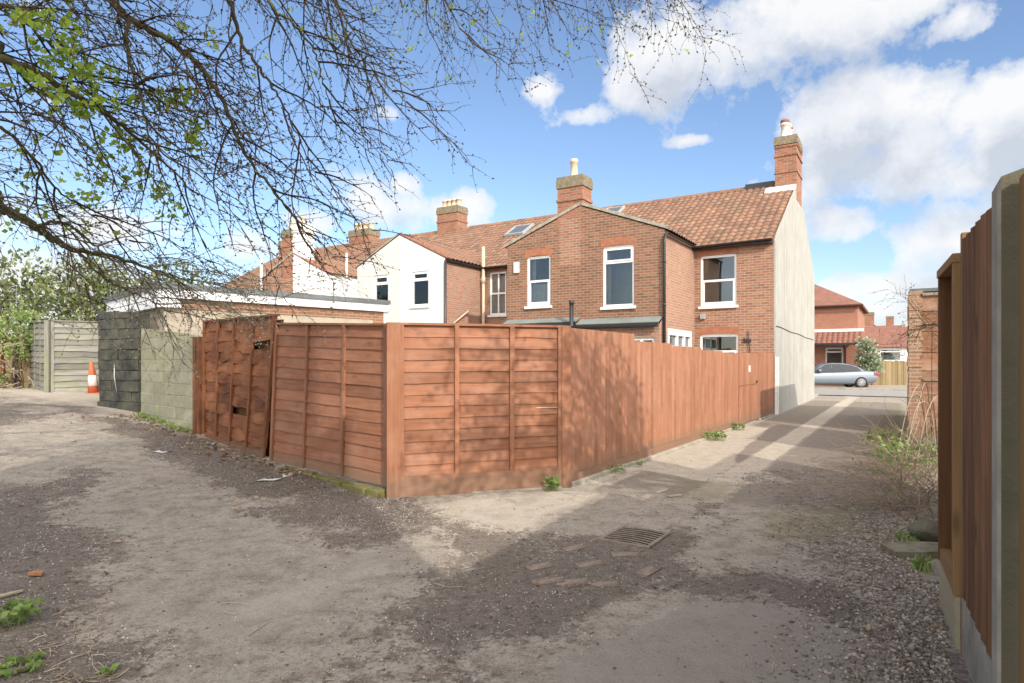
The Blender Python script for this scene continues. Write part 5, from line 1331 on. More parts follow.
def smooth_path(P, sub=6):
    P = [Vector(p) for p in P]; out = []
    for i in range(len(P) - 1):
        p0, p1, p2, p3 = P[max(i - 1, 0)], P[i], P[i + 1], P[min(i + 2, len(P) - 1)]
        for k_ in range(sub):
            t = k_ / sub
            out.append(0.5 * ((2 * p1) + (p2 - p0) * t + (2 * p0 - 5 * p1 + 4 * p2 - p3) * t * t + (3 * p1 - p0 - 3 * p2 + p3) * t ** 3))
    out.append(P[-1]); return out
TW = (-6.6, 3.2)
T1 = thing('bare_tree', 'bare spreading tree with drooping twigs and a few fresh green leaves overhanging the path', 'tree', (TW[0], TW[1], 0)); oT1 = tuple(T1.location)
tr = MB()
tp = smooth_path([(TW[0], TW[1], -.2), (TW[0] + .05, TW[1], 1.2), (TW[0] - .1, TW[1] + .1, 2.4), (TW[0] + .05, TW[1] - .1, 3.8), (TW[0] + .4, TW[1] - .1, 5.4), (TW[0] + 1.0, TW[1], 7.4)])
tr.tube(tp, [.36 - .26 * i / (len(tp) - 1) + (.1 if i < 3 else 0) for i in range(len(tp))], 12)
tr.build('trunk', M['bark'], T1, oT1)
def V3(px, py, Y): return Vector(P3(px, py, Y))
limbs = [   # guide points: picture direction and depth; limb radius at each end
 ([(TW[0], TW[1], 3.4), V3(-60, 35, 4.4), V3(0, 57, 4.5), V3(38, 72, 4.6), V3(76, 96, 4.7), V3(112, 118, 4.9), V3(150, 150, 5.1), V3(190, 188, 5.3)], .042, .006, 1.0),
 ([(TW[0] + .1, TW[1], 4.6), V3(60, -50, 4.7), V3(112, 0, 4.8), V3(128, 18, 4.9), V3(165, 38, 5.0), V3(201, 68, 5.1), V3(224, 104, 5.2), V3(242, 148, 5.3), V3(266, 182, 5.4), V3(290, 210, 5.5), V3(306, 234, 5.6)], .036, .005, 1.0),
 ([V3(128, 18, 4.9), V3(127, 45, 4.85), V3(134, 76, 4.8), V3(143, 108, 4.8), V3(150, 150, 4.85), V3(154, 186, 4.9)], .017, .003, .8),
 ([(TW[0], TW[1], 2.5), V3(-60, 180, 5.2), V3(0, 207, 5.6), V3(28, 222, 5.7), V3(55, 240, 5.9), V3(75, 250, 6.0), V3(110, 256, 6.2), V3(150, 268, 6.5), V3(185, 280, 6.9)], .060, .006, 1.25),
 ([V3(40, 226, 5.7), V3(62, 222, 5.7), V3(86, 238, 5.8), V3(106, 256, 5.9), V3(128, 280, 6.0), V3(140, 300, 6.0)], .016, .003, 1.0),
 ([V3(75, 250, 6.0), V3(98, 272, 6.0), V3(122, 288, 6.1), V3(150, 300, 6.2), V3(178, 318, 6.3)], .014, .003, 1.0),
 ([(TW[0] + .2, TW[1], 5.3), V3(180, -70, 5.0), V3(228, 0, 5.1), V3(240, 38, 5.2), V3(262, 72, 5.3), V3(280, 100, 5.4), V3(300, 140, 5.6), V3(318, 180, 5.8)], .024, .003, .9),
 ([(TW[0] + .5, TW[1], 6.0), V3(220, -120, 5.0), V3(268, 0, 5.2), V3(290, 20, 5.3), V3(312, 48, 5.4), V3(322, 78, 5.5), V3(335, 115, 5.6)], .020, .003, .9),
 ([(TW[0] + .5, TW[1], 6.4), V3(250, -140, 5.2), V3(322, -30, 5.4), V3(345, 30, 5.6), V3(372, 70, 5.8), V3(410, 105, 6.0)], .020, .003, .9),
 ([(TW[0], TW[1], 3.0), V3(-60, 110, 4.7), V3(0, 128, 4.9), V3(35, 160, 5.1), V3(58, 190, 5.3), V3(92, 214, 5.6), V3(130, 240, 5.9)], .020, .003, 1.1),
 ([(TW[0], TW[1], 4.0), V3(-30, 0, 4.3), V3(22, 20, 4.4), V3(60, 55, 4.6), V3(98, 78, 4.8), V3(140, 90, 5.0), V3(176, 92, 5.2)], .016, .003, 1.0),
 ([(TW[0] + .8, TW[1], 6.6), V3(200, -190, 5.0), V3(330, -100, 5.3), V3(430, -62, 5.6), V3(520, -48, 5.9), V3(600, -40, 6.2), V3(655, -30, 6.4)], .040, .006, 1.0),
 ([(TW[0] + .9, TW[1], 7.0), V3(260, -230, 4.8), V3(400, -130, 5.0), V3(480, -85, 5.2), V3(560, -70, 5.4), V3(620, -55, 5.6)], .034, .006, 1.0),
 ([V3(400, -70, 5.5), V3(430, -30, 5.6), V3(450, 10, 5.7), V3(475, 50, 5.8)], .012, .003, .8),
 ([V3(520, -48, 5.9), V3(540, -15, 6.0), V3(560, 15, 6.1)], .010, .003, .6),
]
wood = MB(); tw = MB(); buds = MB(); ptw = MB(); pbd = MB()
def in_view_right(p): return True
bias = Vector((0.06, 0.01, -0.01))
for gi, (P, r0, r1, dens) in enumerate(limbs):
    path = smooth_path(P, 8); n = len(path)
    path = [p + rvec() * .012 for p in path]
    wood.tube(path, [r0 + (r1 - r0) * i / (n - 1) for i in range(n)], 7, cap=False)
    acc = 0; top = gi in (11, 12)
    for i in range(4, n):
        seg = (path[i] - path[i - 1]); acc += seg.length
        gap = (.14 if gi not in (3, 4, 5, 9) else .21) / dens
        while acc > gap:
            acc -= gap * rng.uniform(.6, 1.4)
            d = seg.normalized(); c = d.cross(rvec()).normalized()
            q = path[i]
            if top:
                nd = (d * .5 + c * .6 + Vector((0, 0, -.7))).normalized()
                grow_twig(tw, buds, q, nd, rng.uniform(.55, 1.25), .006, 2, .10, Vector((.02, 0, 0)), .17, .035, .030, None, 0)
            else:
                nd = (d * .8 + c * .8).normalized()
                grow_twig(tw if gi not in (3, 4, 5) else ptw, buds if gi not in (3, 4, 5) else pbd, q, nd, rng.uniform(.5, 1.35) * (1 if i < n - 8 else .7), min(.011, r0 * .35 + .004), 2, .06, bias, .155, .05, .027, None, 0)
wood.build('limb', M['limb'], T1, oT1)
tw.build('twig_spread', M['twig'], T1, oT1)
ptw.build('low_twig_spread', M['pale_twig'], T1, oT1); pbd.build('low_bud_spread', M['catkin'], T1, oT1)
# fresh leaves in loose clusters
fl = MB()
for (cx_, cy_, Y_, sx, sy, n_) in [(18, 14, 4.4, 10, 10, 9), (45, 18, 4.5, 10, 8, 6), (70, 35, 4.5, 10, 16, 12), (62, 52, 4.6, 12, 12, 10), (105, 68, 4.7, 10, 6, 8), (60, 78, 4.7, 30, 10, 12), (82, 105, 4.8, 26, 16, 26), (55, 92, 4.7, 14, 10, 8), (170, 98, 5.2, 22, 5, 12), (195, 135, 5.3, 7, 10, 16), (120, 168, 5.4, 30, 20, 22), (95, 155, 5.2, 20, 16, 8), (160, 193, 5.7, 8, 6, 6), (130, 140, 5.2, 16, 8, 8), (92, 196, 5.5, 12, 6, 7), (170, 215, 5.8, 10, 5, 4), (170, 20, 5.0, 60, 20, 4), (30, 60, 4.5, 20, 25, 8), (300, 60, 5.4, 60, 40, 3), (470, 30, 5.7, 120, 30, 24), (60, 215, 5.8, 40, 20, 10), (20, 170, 5.5, 20, 30, 5)]:
    for _ in range(int(n_ * 1.5)):
        c = V3(rng.gauss(cx_, sx * .8), rng.gauss(cy_, sy * .8), Y_ + rng.uniform(-.3, .3))
        for _ in range(rng.randint(3, 6)): leaf_quad(fl, c + rvec() * .025, (rvec() + Vector((0, 0, .2))).normalized(), rng.uniform(.035, .07) * (.6 if cx_ > 250 else 1), .75, 0)
fl.build('leaf_cluster', M['leaf_new'], T1, oT1)
buds.build('bud_spread', M['bud'], T1, oT1)
# pale blossom twigs low over the garage, and higher crown above the camera that shades the path
ct = MB(); cw = MB()
for _ in range(64):
    a = V3(rng.gauss(180, 55), rng.gauss(272, 16), rng.uniform(6.2, 7.4))
    grow_twig(cw, ct, a, Vector((rng.uniform(.2, 1), rng.uniform(-.3, .3), rng.uniform(-.6, .2))), rng.uniform(.4, .9), .005, 1, .05, Vector((.03, 0, 0)), .12, .035, .026)
cw.build('low_twig_spread', M['pale_twig'], T1, oT1); ct.build('pale_bud_spread', M['catkin'], T1, oT1)
up = MB(); ub = MB(); uw = MB()
for i in range(30):
    a = Vector((TW[0] + .6, TW[1], rng.uniform(5.6, 7.2)))
    e = Vector((rng.uniform(-5.8, -.8), rng.uniform(.3, 5.5), rng.uniform(6.6, 9.0)))
    if e.y > 0 and 362 - (e.z - CAM_H) / max(e.y, .3) * 626 > -40: e.z = CAM_H + (362 + 60) / 626 * e.y + .5
    m_ = a.lerp(e, .5) + Vector((0, 0, .7)); path = smooth_path([a, m_, e], 10)
    uw.tube(path, [.035 - .03 * j / (len(path) - 1) for j in range(len(path))], 5, cap=False)
    for j in range(5, len(path), 2):
        d = (path[j] - path[j - 1]).normalized()
        def okp(p): return p.y < .1 or 362 - (p.z - CAM_H) / p.y * 626 < -12
        grow_twig(up, ub, path[j], (d + d.cross(rvec()).normalized() * .9).normalized(), rng.uniform(.6, 1.2), .007, 1, .02, Vector((0, 0, 0)), .12, .07, .05, okp)
uw.build('high_limb', M['limb'], T1, oT1); up.build('high_twig_spread', M['twig'], T1, oT1); ub.build('high_bud_spread', M['bud'], T1, oT1)

# tree in the garden to the right, out of the picture: its branches throw the dappled light on the fences
T2 = thing('garden_tree', 'bare garden tree behind the dark weathered fence, throwing dappled shade', 'tree', (6.6, 0.6, 0)); oT2 = tuple(T2.location)
b = MB(); tp = smooth_path([(6.6, .6, -.2), (6.5, .6, 2), (6.6, .7, 4), (6.3, .7, 6)]); b.tube(tp, [.2 - .09 * i / (len(tp) - 1) for i in range(len(tp))], 10); b.build('trunk', M['bark'], T2, oT2)
w2 = MB(); t2 = MB(); b2 = MB()
def ok2(p): return (p.y < .05) or (p.x / p.y > .88)
for i in range(24):
    a = Vector((6.5, .6, rng.uniform(3.0, 5.4))); e = Vector((rng.uniform(1.0, 3.4), rng.uniform(.2, 2.6), rng.uniform(4.0, 6.0))) if i < 13 else Vector((rng.uniform(3.0, 4.8), rng.uniform(2.0, 3.5), rng.uniform(3.8, 5.6)))
    if e.x < e.y * .95 + .1: e.x = e.y * .95 + .2
    path = smooth_path([a, a.lerp(e, .5) + Vector((0, 0, .5)), e], 10)
    w2.tube(path, [.045 - .037 * j / (len(path) - 1) for j in range(len(path))], 6, cap=False)
    for j in range(8, len(path)):
        d = (path[j] - path[j - 1]).normalized()
        grow_twig(t2, b2, path[j], (d * .7 + d.cross(rvec()).normalized()).normalized(), rng.uniform(.4, .9), .010, 1, .02, Vector((0, 0, 0)), .14, .05, .075, ok2)
w2.build('limb', M['limb'], T2, oT2); t2.build('twig_spread', M['twig'], T2, oT2); b2.build('bud_spread', M['bud'], T2, oT2)
# tall unseen building added behind the camera to shade the foreground
BH = thing('shade_building', 'added flat-topped pale building behind the camera, unseen, shading the foreground', 'building', (2.2, -5.0, 0))
b = MB(); b.box(-2.5, -.25, -3.5, 3.5, -.3, 8.6); b.build('wall', M['white_render'], BH)
b = MB(); b.box(-.249, .10, -3.4, 3.45, -.3, 6.85); b.build('shade_annexe', M['white_render'], BH)
b = MB(); b.box(-2.55, -.2, -3.55, 3.53, 8.6, 8.68); b.build('roof', M['felt'], BH)

# ------------------------------------------------------------------ shrubs, weeds, brambles
def leafy(name, label, cat, c, blobs, n, size, mat, trunkmat='bark', group=None, asp=.5, trunk_h=1.0, tr_r=.06, core=True):
    t_ = thing(name, label, cat, c, 0, group)
    b = MB()
    for k_ in range(3):
        a = rng.uniform(0, 6.28); bx = blobs[k_ % len(blobs)]
        b.tube(smooth_path([(0, 0, -.2), (.1 * math.cos(a), .1 * math.sin(a), trunk_h * .5), (bx[0] * .7, bx[1] * .7, bx[2])], 5), [tr_r * (1 - .08 * i) for i in range(11)], 6)
    b.build('stem', M[trunkmat], t_)
    f = MB(); tot = sum(bb[3] ** 2 for bb in blobs)
    for (x_, y_, z_, r_) in blobs:
        m_ = int(n * r_ * r_ / tot)
        # leaf sprays: small groups of leaves sharing a shoot
        for _ in range(m_ // 5):
            d = rvec(); rr = r_ * (rng.random() ** .45) * (1 + .35 * mnoise.noise(Vector((x_, y_, z_)) * 3 + d * 1.7))
            p = Vector((x_, y_, z_)) + Vector((d.x, d.y, d.z * .85)) * rr
            sd_ = (d + rvec() * .8 + Vector((0, 0, .3))).normalized(); tb = rng.random()
            for _ in range(5):
                leaf_quad(f, p + rvec() * size * .8, (sd_ + rvec() * .8).normalized(), size * rng.uniform(.6, 1.3), asp, 0, min(1, max(0, tb + rng.uniform(-.25, .25))))
    f.build('foliage', M[mat], t_)
    return t_
leafy('laurel_shrub', 'dense green laurel rising behind the silvered fence panels', 'shrub', (-14.2, 20.5, .8), [(-.6, 0, 2.2, 1.5), (.9, 0, 2.6, 1.3), (.2, .3, 3.4, 1.1), (1.6, .2, 1.9, .9)], 5200, .17, 'laurel')
leafy('laurel_shrub', 'tall tangled evergreen at the left edge above the tan fence', 'shrub', (-17.3, 20.8, .8), [(-.4, 0, 2.2, 1.5), (.7, 0, 3.2, 1.4), (-1.2, .3, 3.9, 1.1), (.2, -.4, 1.3, 1.0)], 4600, .17, 'laurel')
leafy('ivy_shrub', 'yellow-green shrub spilling over the corner of the tan fence', 'shrub', (-14.0, 17.7, .75), [(0, 0, 1.3, .5), (-.35, 0, 1.7, .45), (.2, -.1, 2.0, .4)], 1500, .10, 'grass')
leafy('holly_tree', 'paler leafy tree far behind the flat roofed garage', 'tree', (-14.5, 27, .6), [(0, 0, 3.6, 1.7), (-1.5, 0, 3.0, 1.5), (1.2, .3, 3.0, 1.2)], 5000, .2, 'laurel')
b = MB(); lb = MB()
for _ in range(11):
    x_ = rng.uniform(-14.6, -12.9); y_ = 17.9 - (x_ + 15.2) * .35
    grow_twig(b, lb, Vector((x_, y_, rng.uniform(.8, 2.2))), Vector((rng.uniform(-.4, .5), -.2, rng.uniform(-.2, 1))), rng.uniform(.6, 1.6), .012, 1, .05, Vector((0, 0, 0)), .2, .1, .07)
t_ = thing('bare_creeper', 'tangle of bare creeper stems on the side-on silvered panel', 'creeper', (-14, 17.5, .7)); b.build('stem', M['dry'], t_, tuple(t_.location)); lb.build('leaf_spread', M['catkin'], t_, tuple(t_.location))
leafy('variegated_bush', 'grey-green variegated bush beside the rear of the parked car', 'bush', (21.7, 38.3, 0), [(0, 0, 1.0, .75), (.1, 0, 1.8, .72), (-.05, 0, 2.55, .55), (.3, .1, 1.3, .6)], 3600, .16, 'grey_leaf')
# bare shrub arching in front of the outbuilding
def bare_shrub(label, base, n, ln, dirs, z0, name='bare_shrub', bud=.02, lv=2, r=.010, mat='twig'):
    t_ = thing(name, label, 'shrub', base); w_ = MB(); l_ = MB()
    for _ in range(n):
        d = Vector(dirs) + rvec() * .6
        grow_twig(w_, l_, Vector((rng.uniform(-.2, .2), rng.uniform(-.2, .2), z0 + rng.uniform(-.1, .1))), d, rng.uniform(*ln), r, lv, .06, Vector((0, 0, 0)), .22, .06, bud)
    w_.tube(smooth_path([(0, 0, -.1), (.03, .05, z0 * .5), (0, 0, z0)], 5), .006, 6)
    w_.build('stem', M[mat], t_); l_.build('bud_spread', M['bud'], t_); return t_
xb, yb = W(3.75, -5.2)
bare_shrub('bare budding shrub arching over the brick corner of the outbuilding', (xb, yb, 0), 11, (.6, 1.2), (-.8, -.2, .2), 2.25, bud=.03, r=.008)
bare_shrub('thin bare shrub showing just above the dark weathered fence', (2.75, 2.95, 0), 6, (.25, .5), (-.4, 0, .6), 2.15, lv=1, r=.006, bud=.03)
# brambles
br = MB(); bl = MB()
for _ in range(420):
    n_ = rng.uniform(3.1, 3.7); t_ = rng.uniform(-12.6, -6.2); x_, y_ = W(n_, t_)
    d = Vector((rng.uniform(-1, .6), rng.uniform(-1, .5), rng.uniform(.05, .9)))
    grow_twig(br, bl, Vector((x_, y_, .02)), d, rng.uniform(.35, 1.15), rng.uniform(.003, .007), 1, .10, Vector((-.02, 0, 0)), .3, .55, .045)
for _ in range(6):
    x_, y_ = W(rng.uniform(3.4, 3.9), rng.uniform(-11.5, -7)); 
    p = [Vector((x_, y_, .1)), Vector((x_ - .3, y_ - .3, rng.uniform(.8, 1.25))), Vector((x_ - .75, y_ - .7, rng.uniform(.6, .95))), Vector((x_ - 1.05, y_ - .95, .3))]
    br.tube(smooth_path(p, 7), [.009 - .006 * i / 21 for i in range(22)], 5, cap=False)
t_ = thing('bramble_patch', 'dry arching brambles in front of the outbuilding', 'brambles', (*W(3.3, -11), 0)); 
br.build('stem', M['dry'], t_, tuple(t_.location)); bl.build('leaf_spread', M['grass'], t_, tuple(t_.location))
def weed(label, xy, n, size, spread, h, mat='grass', name='weed', cat='weed', group=None, blade=False):
    z_ = gz_at(*xy) if abs(xy[0]) < 12 and xy[1] < 15 else float(ground_z(*xy))
    t_ = thing(name, label, cat, (xy[0], xy[1], z_), 0, group); b = MB(); s = MB()
    for _ in range(n):
        a = rng.uniform(0, 6.28); r_ = spread * math.sqrt(rng.random()); p = Vector((r_ * math.cos(a), r_ * math.sin(a), 0)); e = p + Vector((rng.uniform(-.3, .3), rng.uniform(-.3, .3), 1)) * h * rng.uniform(.3, 1)
        if blade:
            d = (e - p).normalized(); sdv = d.cross(rvec()).normalized() * size * .09; mid = p.lerp(e, .55) + rvec() * .01; tip = e + Vector((rng.uniform(-1, 1), rng.uniform(-1, 1), -.2)) * h * .35
            tt = rng.random(); b.face([p - sdv, p + sdv, mid + sdv, mid - sdv], uv=[(0, 0)] * 4, tint=tt); b.face([mid - sdv, mid + sdv, tip], uv=[(0, 0)] * 3, tint=tt)
        else:
            s.tube([p, p.lerp(e, .5) + rvec() * .01, e], .0018, 3, cap=False)
            # lobed leaf made of a fan of leaflets
            u = (Vector((rng.uniform(-1, 1), rng.uniform(-1, 1), rng.uniform(.2, .8)))).normalized(); tt = rng.random()
            for k_ in range(5):
                a2 = -1.2 + .6 * k_; d = (u + u.cross(Vector((0, 0, 1))).normalized() * math.sin(a2) * 1.2 - Vector((0, 0, .35 * abs(a2)))).normalized()
                leaf_quad(b, e, d, size * (1 - .2 * abs(a2)), .7, 0, tt)
    if s.v: s.build('stem', M['grass'], t_)
    b.build('leaf_spread', M[mat], t_)
    return t_
weed('green weed at the foot of the front fence section, by the corner of the alley', G(553, 491), 34, .055, .09, .14)
weed('small weeds where the alley fence meets the concrete, nearest the corner', G(617, 473), 22, .04, .12, .10)
weed('second tuft of weeds along the foot of the alley fence', G(640, 467), 10, .04, .09, .08)
weed('leafy green clump at the foot of the alley fence, before the gate', G(712, 440), 90, .05, .26, .16)
weed('smaller leafy clump just past the larger one, near the gate', G(738, 430), 50, .05, .18, .14)
weed('bright lobed-leaf plant on the dark soil at the bottom left', G(14, 626), 46, .052, .13, .10)
weed('low leaf rosette at the bottom edge by the dry stems', G(22, 668), 20, .05, .10, .03)
weed('single flat green leaf sprig on the soil', G(104, 672), 5, .05, .03, .01)
weed('tuft of bright grass behind the stone slab', G(907, 541), 40, .10, .10, .10, blade=True)
weed('tuft of bright grass between the stone slab and the timber panel', G(925, 572), 36, .13, .07, .14, blade=True)
weed('leafy weeds among the brambles', W(3.35, -9.6), 120, .07, .45, .45)
weed('grassy weeds by the brick corner of the outbuilding', W(3.05, -5.6), 160, .25, .40, .30, blade=True)
weed('trailing weeds at the base of the tan fence', (-14.6, 17.6), 60, .09, .3, .4)
weed('small weeds at the foot of the black tarred block wall', G(140, 413), 14, .05, .10, .12)
# mossy strip at the block wall
ms = MB()
for _ in range(500):
    s = rng.random(); x_ = -7.8 + 2.0 * s + rng.uniform(-.12, .02); y_ = 13.2 - 1.85 * s + rng.uniform(-.12, .02); leaf_quad(ms, Vector((x_, y_, gz_at(x_, y_))), (rvec() + Vector((0, 0, 1))).normalized(), rng.uniform(.03, .08), .5)
tag(ms.build('moss_tufts', M['grass']), kind='stuff')

# ------------------------------------------------------------------ litter, gravel, petals
def region(N, x0, x1, y0, y1):
    X = nr.uniform(x0, x1, N); Y = nr.uniform(y0, y1, N); k_ = np.abs(X / Y) < .9; return X[k_], Y[k_]
def on_ground(X, Y): return [gz_at(a, b_) for a, b_ in zip(X, Y)]
OCT_F = [(0, 2, 4), (2, 1, 4), (1, 3, 4), (3, 0, 4), (2, 0, 5), (1, 2, 5), (3, 1, 5), (0, 3, 5)]
def stones(mbx, X, Y, s0, s1, flat=.6, tlo=0, thi=1):
    for x_, y_, z_ in zip(X, Y, on_ground(X, Y)):
        s = s0 + (s1 - s0) * rng.random() ** 2; a = rng.uniform(0, 6.28); ca, sa = math.cos(a), math.sin(a); t = rng.uniform(tlo, thi)
        ex, ey, ez = s * rng.uniform(.7, 1.2), s * rng.uniform(.5, .9), s * flat * rng.uniform(.6, 1.1)
        Vv = []
        for (ux, uy, uz) in ((-1, 0, 0), (1, 0, 0), (0, -1, 0), (0, 1, 0), (0, 0, 1), (0, 0, -1)):
            qx, qy, qz = ux * ex + rng.uniform(-.25, .25) * s, uy * ey + rng.uniform(-.25, .25) * s, uz * ez
            Vv.append((x_ + qx * ca - qy * sa, y_ + qx * sa + qy * ca, z_ + qz + ez * .35))
        mbx.idx(Vv, OCT_F, t, 0, True, [[(0, 0)] * 3] * 8)
X, Y = region(60000, -9.5, 5, 2.4, 13.0); D, Pp, Mo, As = masks(X, Y); nn, tt = nt_of(X, Y)
infront = (-.727 * 0 + 1) > 0
def clear(X, Y):
    # keep off the fences: stay on the open side of each fence line
    n, t = nt_of(X, Y)
    c1 = ((X + 1.34) * -.686 + (Y - 7.2) * -.727) > .10          # left fence line
    c2 = ((X + 1.34) * .275 + (Y - 7.2) * -.96) > .10            # front section
    alley = (n > -.1) & (n < 3.52)
    return np.where(X < -1.3, c1, np.where(X < .62, c2, alley)) & ~(n > np.where(Y < 4.4, 3.50, 3.40))
ok = clear(X, Y)
pick = ok & (nr.rand(len(X)) < D * .34)
g1 = MB(); stones(g1, X[pick], Y[pick], .004, .014)
tag(g1.build('gravel', M['stone']), kind='stuff')
X, Y = region(140000, 1.0, 4.5, 2.4, 7.5); n_, t_ = nt_of(X, Y); D = np.exp(-((3.6 - n_) / .52) ** 2) * smooth(7.2, 5.6, Y); pick = clear(X, Y) & (nr.rand(len(X)) < D * .62) 
g2 = MB(); stones(g2, X[pick], Y[pick], .007, .022)
tag(g2.build('coarse_gravel', M['stone']), kind='stuff')
X, Y = region(110000, -9.5, 5, 2.4, 13.0); D, Pp, Mo, As = masks(X, Y)
pick = clear(X, Y) & (nr.rand(len(X)) < D * .34 + .02)
g3 = MB(); stones(g3, X[pick], Y[pick], .005, .017, .5)
tag(g3.build('soil_crumbs', M['soil']), kind='stuff')
X, Y = region(150000, -9.5, 4.5, 2.4, 12.0); D, Pp, Mo, As = masks(X, Y)
clump = 1.3 * np.exp(-((X + 1.3) ** 2 + (Y - 6.7) ** 2) / .9) + smooth(.42, .62, fbm(X * 1.7 + 3, Y * 1.7 + 9, 4))
pick = clear(X, Y) & (nr.rand(len(X)) < (D * .55 * (.15 + clump) + .075) * np.where(X > 1.5, .35, 1) * np.where(As > .5, .3, 1))
pt = MB()
for x_, y_, z_ in zip(X[pick], Y[pick], on_ground(X[pick], Y[pick])):
    leaf_quad(pt, Vector((x_, y_, z_ + .006)), (rvec() * Vector((1, 1, .35)) + Vector((0, 0, .08))).normalized(), rng.uniform(.006, .015), .75)
tag(pt.build('fallen_petals', M['petal']), kind='stuff')
X, Y = region(34000, -9.5, 5, 2.4, 13.0); D, Pp, Mo, As = masks(X, Y)
w1 = np.exp(-(((X + 1.34) * -.686 + (Y - 7.2) * -.727 - .22) / .30) ** 2) * (X < -2.2) * smooth(-9.5, -7.5, X) * 1.3
w2_ = np.exp(-((nt_of(X, Y)[0] - 3.3) / .3) ** 2) * .5
pick = clear(X, Y) & (nr.rand(len(X)) < np.maximum(np.maximum(w1, w2_ * .5), D * .035 + .003))
dl = MB()
for x_, y_, z_ in zip(X[pick], Y[pick], on_ground(X[pick], Y[pick])):
    big = (1.0 if x_ < -2.5 else .6) * rng.choice([.5, .8, 1])
    p = Vector((x_, y_, z_ + .012)); d = (rvec() * Vector((1, 1, .3))).normalized(); s = d.cross(Vector((0, 0, 1)) + rvec() * .4).normalized(); L_ = rng.uniform(.035, .095) * big; w_ = L_ * rng.uniform(.3, .5); t = rng.random(); cu = Vector((0, 0, L_ * rng.uniform(.05, .35)))
    dl.face([p, p + d * L_ * .5 - s * w_ + cu * .7, p + d * L_, p + d * L_ * .5], uv=[(0, 0)] * 4, tint=t); dl.face([p, p + d * L_ * .5, p + d * L_, p + d * L_ * .5 + s * w_ + cu], uv=[(0, 0)] * 4, tint=t)
tag(dl.build('leaf_litter', M['dead_leaf']), kind='stuff')
tg = MB()
for _ in range(420):
    if rng.random() < .4: x_, y_ = G(rng.uniform(0, 110), rng.uniform(600, 700))
    elif rng.random() < .5: x_, y_ = W(rng.uniform(2.7, 3.4), rng.uniform(-14, -9.5))
    else: x_, y_ = G(rng.uniform(60, 800), rng.uniform(470, 690))
    if not clear(np.array([x_]), np.array([y_]))[0]: continue
    z_ = gz_at(x_, y_) + .008; a = rng.uniform(0, 6.28); L_ = rng.uniform(.03, .22 if rng.random() < .2 else .10); p = Vector((x_, y_, z_)); d = Vector((math.cos(a), math.sin(a), .05))
    tg.tube([p, p + d * L_ * .5 + rvec() * L_ * .08, p + d * L_ + Vector((0, 0, rng.uniform(-.02, .02)))], rng.uniform(.0012, .0035), 4, tint=rng.random(), cap=False)
tag(tg.build('fallen_twigs', M['dry']), kind='stuff')
# single bits lying about
def scrap(name, label, cat, px, py, mat, pts, rz=0, group=None, thick=.006, z=.012, bend=.01):
    x_, y_ = G(px, py); b = MB(); n = len(pts); Vt = [(p[0], p[1], bend * math.sin(i * 2.3) + thick) for i, p in enumerate(pts)]; Vb = [(p[0], p[1], v_[2] - thick) for p, v_ in zip(pts, Vt)]
    b.face(Vt); b.face(Vb[::-1])
    for i in range(n): b.face([Vb[i], Vb[(i + 1) % n], Vt[(i + 1) % n], Vt[i]])
    o_ = b.build(name, M[mat]); o_.location = (x_, y_, gz_at(x_, y_) + z); o_.rotation_euler = (R(rng.uniform(-5, 5)), R(rng.uniform(-5, 5)), rz); return tag(o_, label, cat, group)
rag = [(-.15, -.03), (-.05, -.06), (.08, -.04), (.16, -.01), (.12, .05), (.02, .035), (-.06, .06), (-.14, .03)]
scrap('plastic_scrap', 'white plastic scrap left of the slatted fence section, the longer of two', 'litter', 268, 481, 'plastic', rag, .1, 'scraps of white plastic on the path edge')
scrap('plastic_scrap', 'small crumpled white scrap by the mossy brick ledge', 'litter', 288, 477, 'plastic', [(p[0] * .5, p[1] * .9) for p in rag], 1.0, 'scraps of white plastic on the path edge', bend=.03)
scrap('plastic_scrap', 'pale scrap on the dark leaf litter below the block wall', 'litter', 160, 453, 'plastic', [(p[0] * .8, p[1] * .7) for p in rag], -.2, 'scraps of white plastic on the path edge')
scrap('terracotta_shard', 'orange terracotta shard on the dark soil at the left', 'shard', 35, 578, 'terracotta', [(-.04, -.015), (.01, -.03), (.045, -.01), (.04, .02), (-.02, .03)], .2, thick=.02, bend=.004)
scrap('wood_chip', 'pale split wood chip above the bright lobed-leaf plant', 'wood chip', 11, 597, 'pale_wood', [(-.07, -.012), (.06, -.018), (.075, .006), (-.06, .016)], 1.1, thick=.012, bend=.004)
scrap('painted_mark', 'broken pale paint mark on the alley surface beside the gutter, near half', 'paint mark', 676, 497, 'coping', [(-.13, -.04), (.12, -.03), (.14, .04), (-.12, .035)], .55, 'pale paint marks in the alley', thick=.002, z=.004, bend=0)
scrap('painted_mark', 'broken pale paint mark on the alley surface beside the gutter, far left half', 'paint mark', 662, 492.5, 'coping', [(-.10, -.03), (.07, -.03), (.10, .03), (-.08, .03)], .62, 'pale paint marks in the alley', thick=.002, z=.004, bend=0)

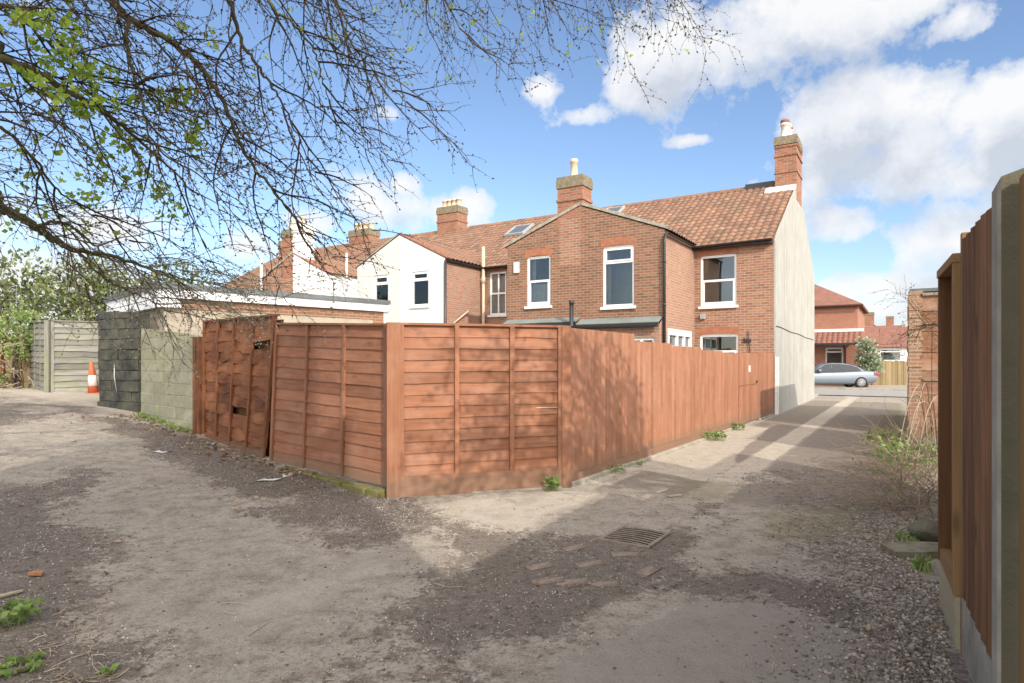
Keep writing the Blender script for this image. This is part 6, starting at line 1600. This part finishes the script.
# ------------------------------------------------------------------ distance
BF = thing('board_fence', 'mossy fence of upright boards beyond the rear of the parked car', 'fence', (25.6, 42, 0)); b = MB()
for i in range(24):
    x_ = -1.3 + i * .2; b.box(x_, x_ + .19, -.02 + .02 * (i % 2), .02 + .02 * (i % 2), 0, 1.62 + rng.uniform(-.05, .05), rng.random(), 0, 'z')
b.build('board_panel', M['tan_wood'], BF)
b = MB(); b.box(-1.45, -1.3, -.06, .06, 0, 1.75, .2, 0, 'z'); b.build('post', M['stain_dark'], BF)
def fht(X, Y):
    dx, dy = X - OX, Y - OY; return dx * NX + dy * NY, dx * -NY + dy * NX
def far_house(label, X, Y, w_, d_, ez, rz_, wall, roof='tile_brown', hip=False, ridge='n', holes=()):
    n, t = fht(X, Y); return box_house('distant_house', label, n - w_ / 2, n + w_ / 2, t, t + d_, -.5, ez, rz_, wall, roof, hip, [(n + a, n + b_, c, d) for a, b_, c, d in holes], 'distant houses at the end of the alley', ridge, 'glass_pale')
h, o_ = far_house('white walled house with brown roof beyond the mossy fence', 39.5, 64, 5, 6, 3.2, 4.7, 'white_render', holes=[(-1.6, .2, 1.7, 2.9)])
h, o_ = far_house('brown roofed house directly behind the variegated bush', 42.0, 74, 7, 6, 3.8, 5.9, 'brick_red', holes=[(-2, -.6, 1.5, 2.9)])
chimney(h, o_, o_[0] - .4, o_[0] + .6, o_[1] - .4, o_[1] + .4, 6, 7.6, [], band=False)
h, o_ = far_house('farthest brick house with a chimney in the gap at the end of the alley', 53, 88, 7, 7, 4.4, 6.6, 'brick_red', holes=[(-2, -.6, 2.0, 3.4)])
chimney(h, o_, o_[0] - .5, o_[0] + .5, o_[1] + 3, o_[1] + 3.9, 6.4, 8.4, [], band=False)
far_house('pale gabled house between the bush and the farthest brick house', 47.5, 82, 4, 7, 4.6, 6.4, 'white_render', ridge='t')
far_house('brown roofed house seen between the red brick house and the bush', 36.0, 66, 4, 6, 3.7, 5.4, 'brick_red')
far_house('red roofed house beyond the far end of the terrace', -19.5, 43, 9, 7, 5.0, 7.2, 'brick_red', 'tile_red')
for i, (X_, Y_, r_, h_) in enumerate([(60, 112, 6, 5.5), (70, 116, 6.5, 6), (79, 110, 6, 5.5), (90, 122, 7, 6), (51, 118, 5, 5), (101, 120, 7, 6.5)]):
    leafy('distant_tree', 'dark rounded tree on the skyline at the end of the alley', 'tree', (X_, Y_, 0), [(0, 0, h_ * .62, r_ * .6), (r_ * .4, 0, h_ * .5, r_ * .5), (-r_ * .4, .5, h_ * .5, r_ * .5)], 900, .9, 'far_leaf', group='trees on the skyline', trunk_h=2, tr_r=.25, asp=.7)
